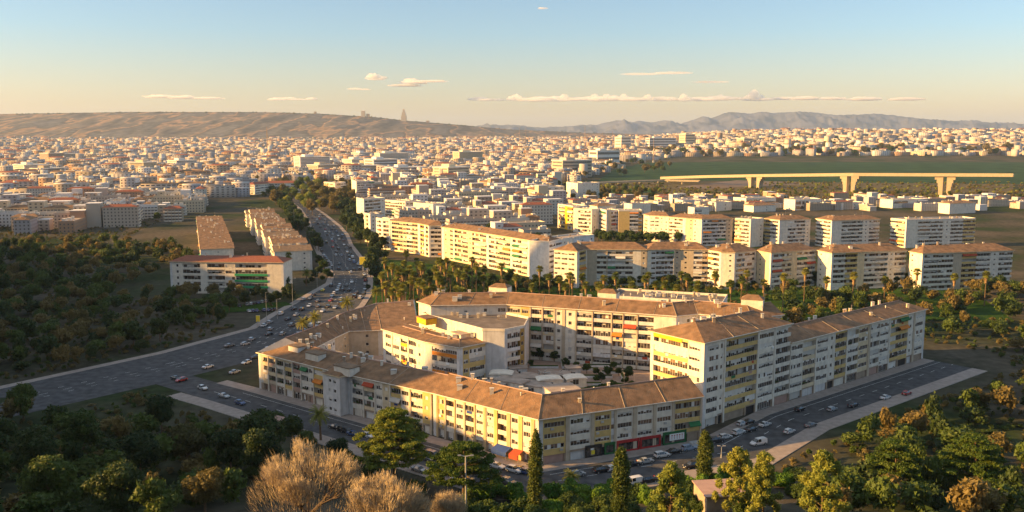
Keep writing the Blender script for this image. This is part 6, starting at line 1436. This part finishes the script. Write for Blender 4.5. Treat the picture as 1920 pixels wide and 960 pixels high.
cloud('cloud', [(775, 156, 26, 5), (760, 161, 30, 3), (810, 153, 30, 2.5), (770, 151, 14, 4)], 'thin flat cloud right of the small bright one')
cloud('cloud', [(520, 187, 18, 4), (540, 186, 16, 3.5), (560, 187, 18, 2), (585, 186, 12, 3)], 'faint flat cloud low in the left sky')
cloud('cloud', [(665, 167, 14, 2), (682, 168, 14, 1.6)], 'small faint streak under the small bright cloud')
cloud('cloud', [(898, 187, 20, 5), (886, 187, 10, 4), (915, 188, 22, 3), (935, 188, 12, 3)], 'left end piece of the low cloud bank')
cloud('cloud', [(968, 186, 13, 9), (958, 187, 10, 6), (976, 188, 9, 6)], 'bright rounded puff at the left of the cloud bank')
pf = [(1010, 189, 30, 4)]
for x in range(1000, 1442, 15): pf.append((x, 187 + cr_.uniform(-1, 1), cr_.uniform(14, 24), cr_.uniform(3.5, 7)))
for x, hh in ((1058, 8), (1115, 8), (1137, 8), (1152, 6), (1170, 8), (1215, 7), (1282, 8), (1350, 7)): pf.append((x, 184, 9, hh))
cloud('cloud', pf, 'long low bank of clouds stretching to the right edge')
cloud('cloud', [(1413, 180, 12, 11), (1404, 184, 10, 6), (1424, 184, 10, 7)], 'tall bright puff near the right end of the cloud bank')
cloud('cloud', [(1470, 186, 26, 4), (1510, 186, 30, 5), (1560, 186, 30, 4), (1620, 187, 34, 5), (1700, 187, 34, 4)], 'cloud bank continuing beyond the right side')
cloud('cloud', [(1017, 16, 10, 2)], 'tiny wisp near the top of the sky'); cloud('cloud', [(300, 182, 30, 4), (340, 184, 26, 5), (390, 185, 30, 3)], 'flat cloud beyond the left side of the photograph'); cloud('cloud', [(1260, 137, 40, 1.0), (1200, 139, 40, .8)], 'long thin streak high above the cloud bank'); cloud('cloud', [(1330, 154, 34, 1.2)], 'short thin streak above the right of the cloud bank')
volmat('haze', 3.1e-5, (.52, .70, 1.0), .1)
b = MB(); b.box(-24500, 24500, -900, 30600, -4, 560, 'haze'); hz = b.build('haze'); hz['kind'] = 'stuff'
# ---------------------------------------------------------------- labels: look-alikes of a group told apart by their order from the left
from collections import defaultdict
lab = defaultdict(list)
for ob in sc.objects:
    if ob.parent is None and ob.get('group') and ob.get('label'): lab[ob['label']].append(ob)
def ordinal(n): return '%d%s' % (n, 'th' if 10 < n % 100 < 14 else {1: 'st', 2: 'nd', 3: 'rd'}.get(n % 10, 'th'))
for l, obs in lab.items():
    if len(obs) < 2: continue
    obs.sort(key=lambda q: px_of(q.location[0], q.location[1], q.location[2])[0])
    for i, ob in enumerate(obs): ob['label'] = (ordinal(i + 1) + ' from left: ' + l)
bpy.context.view_layer.update()
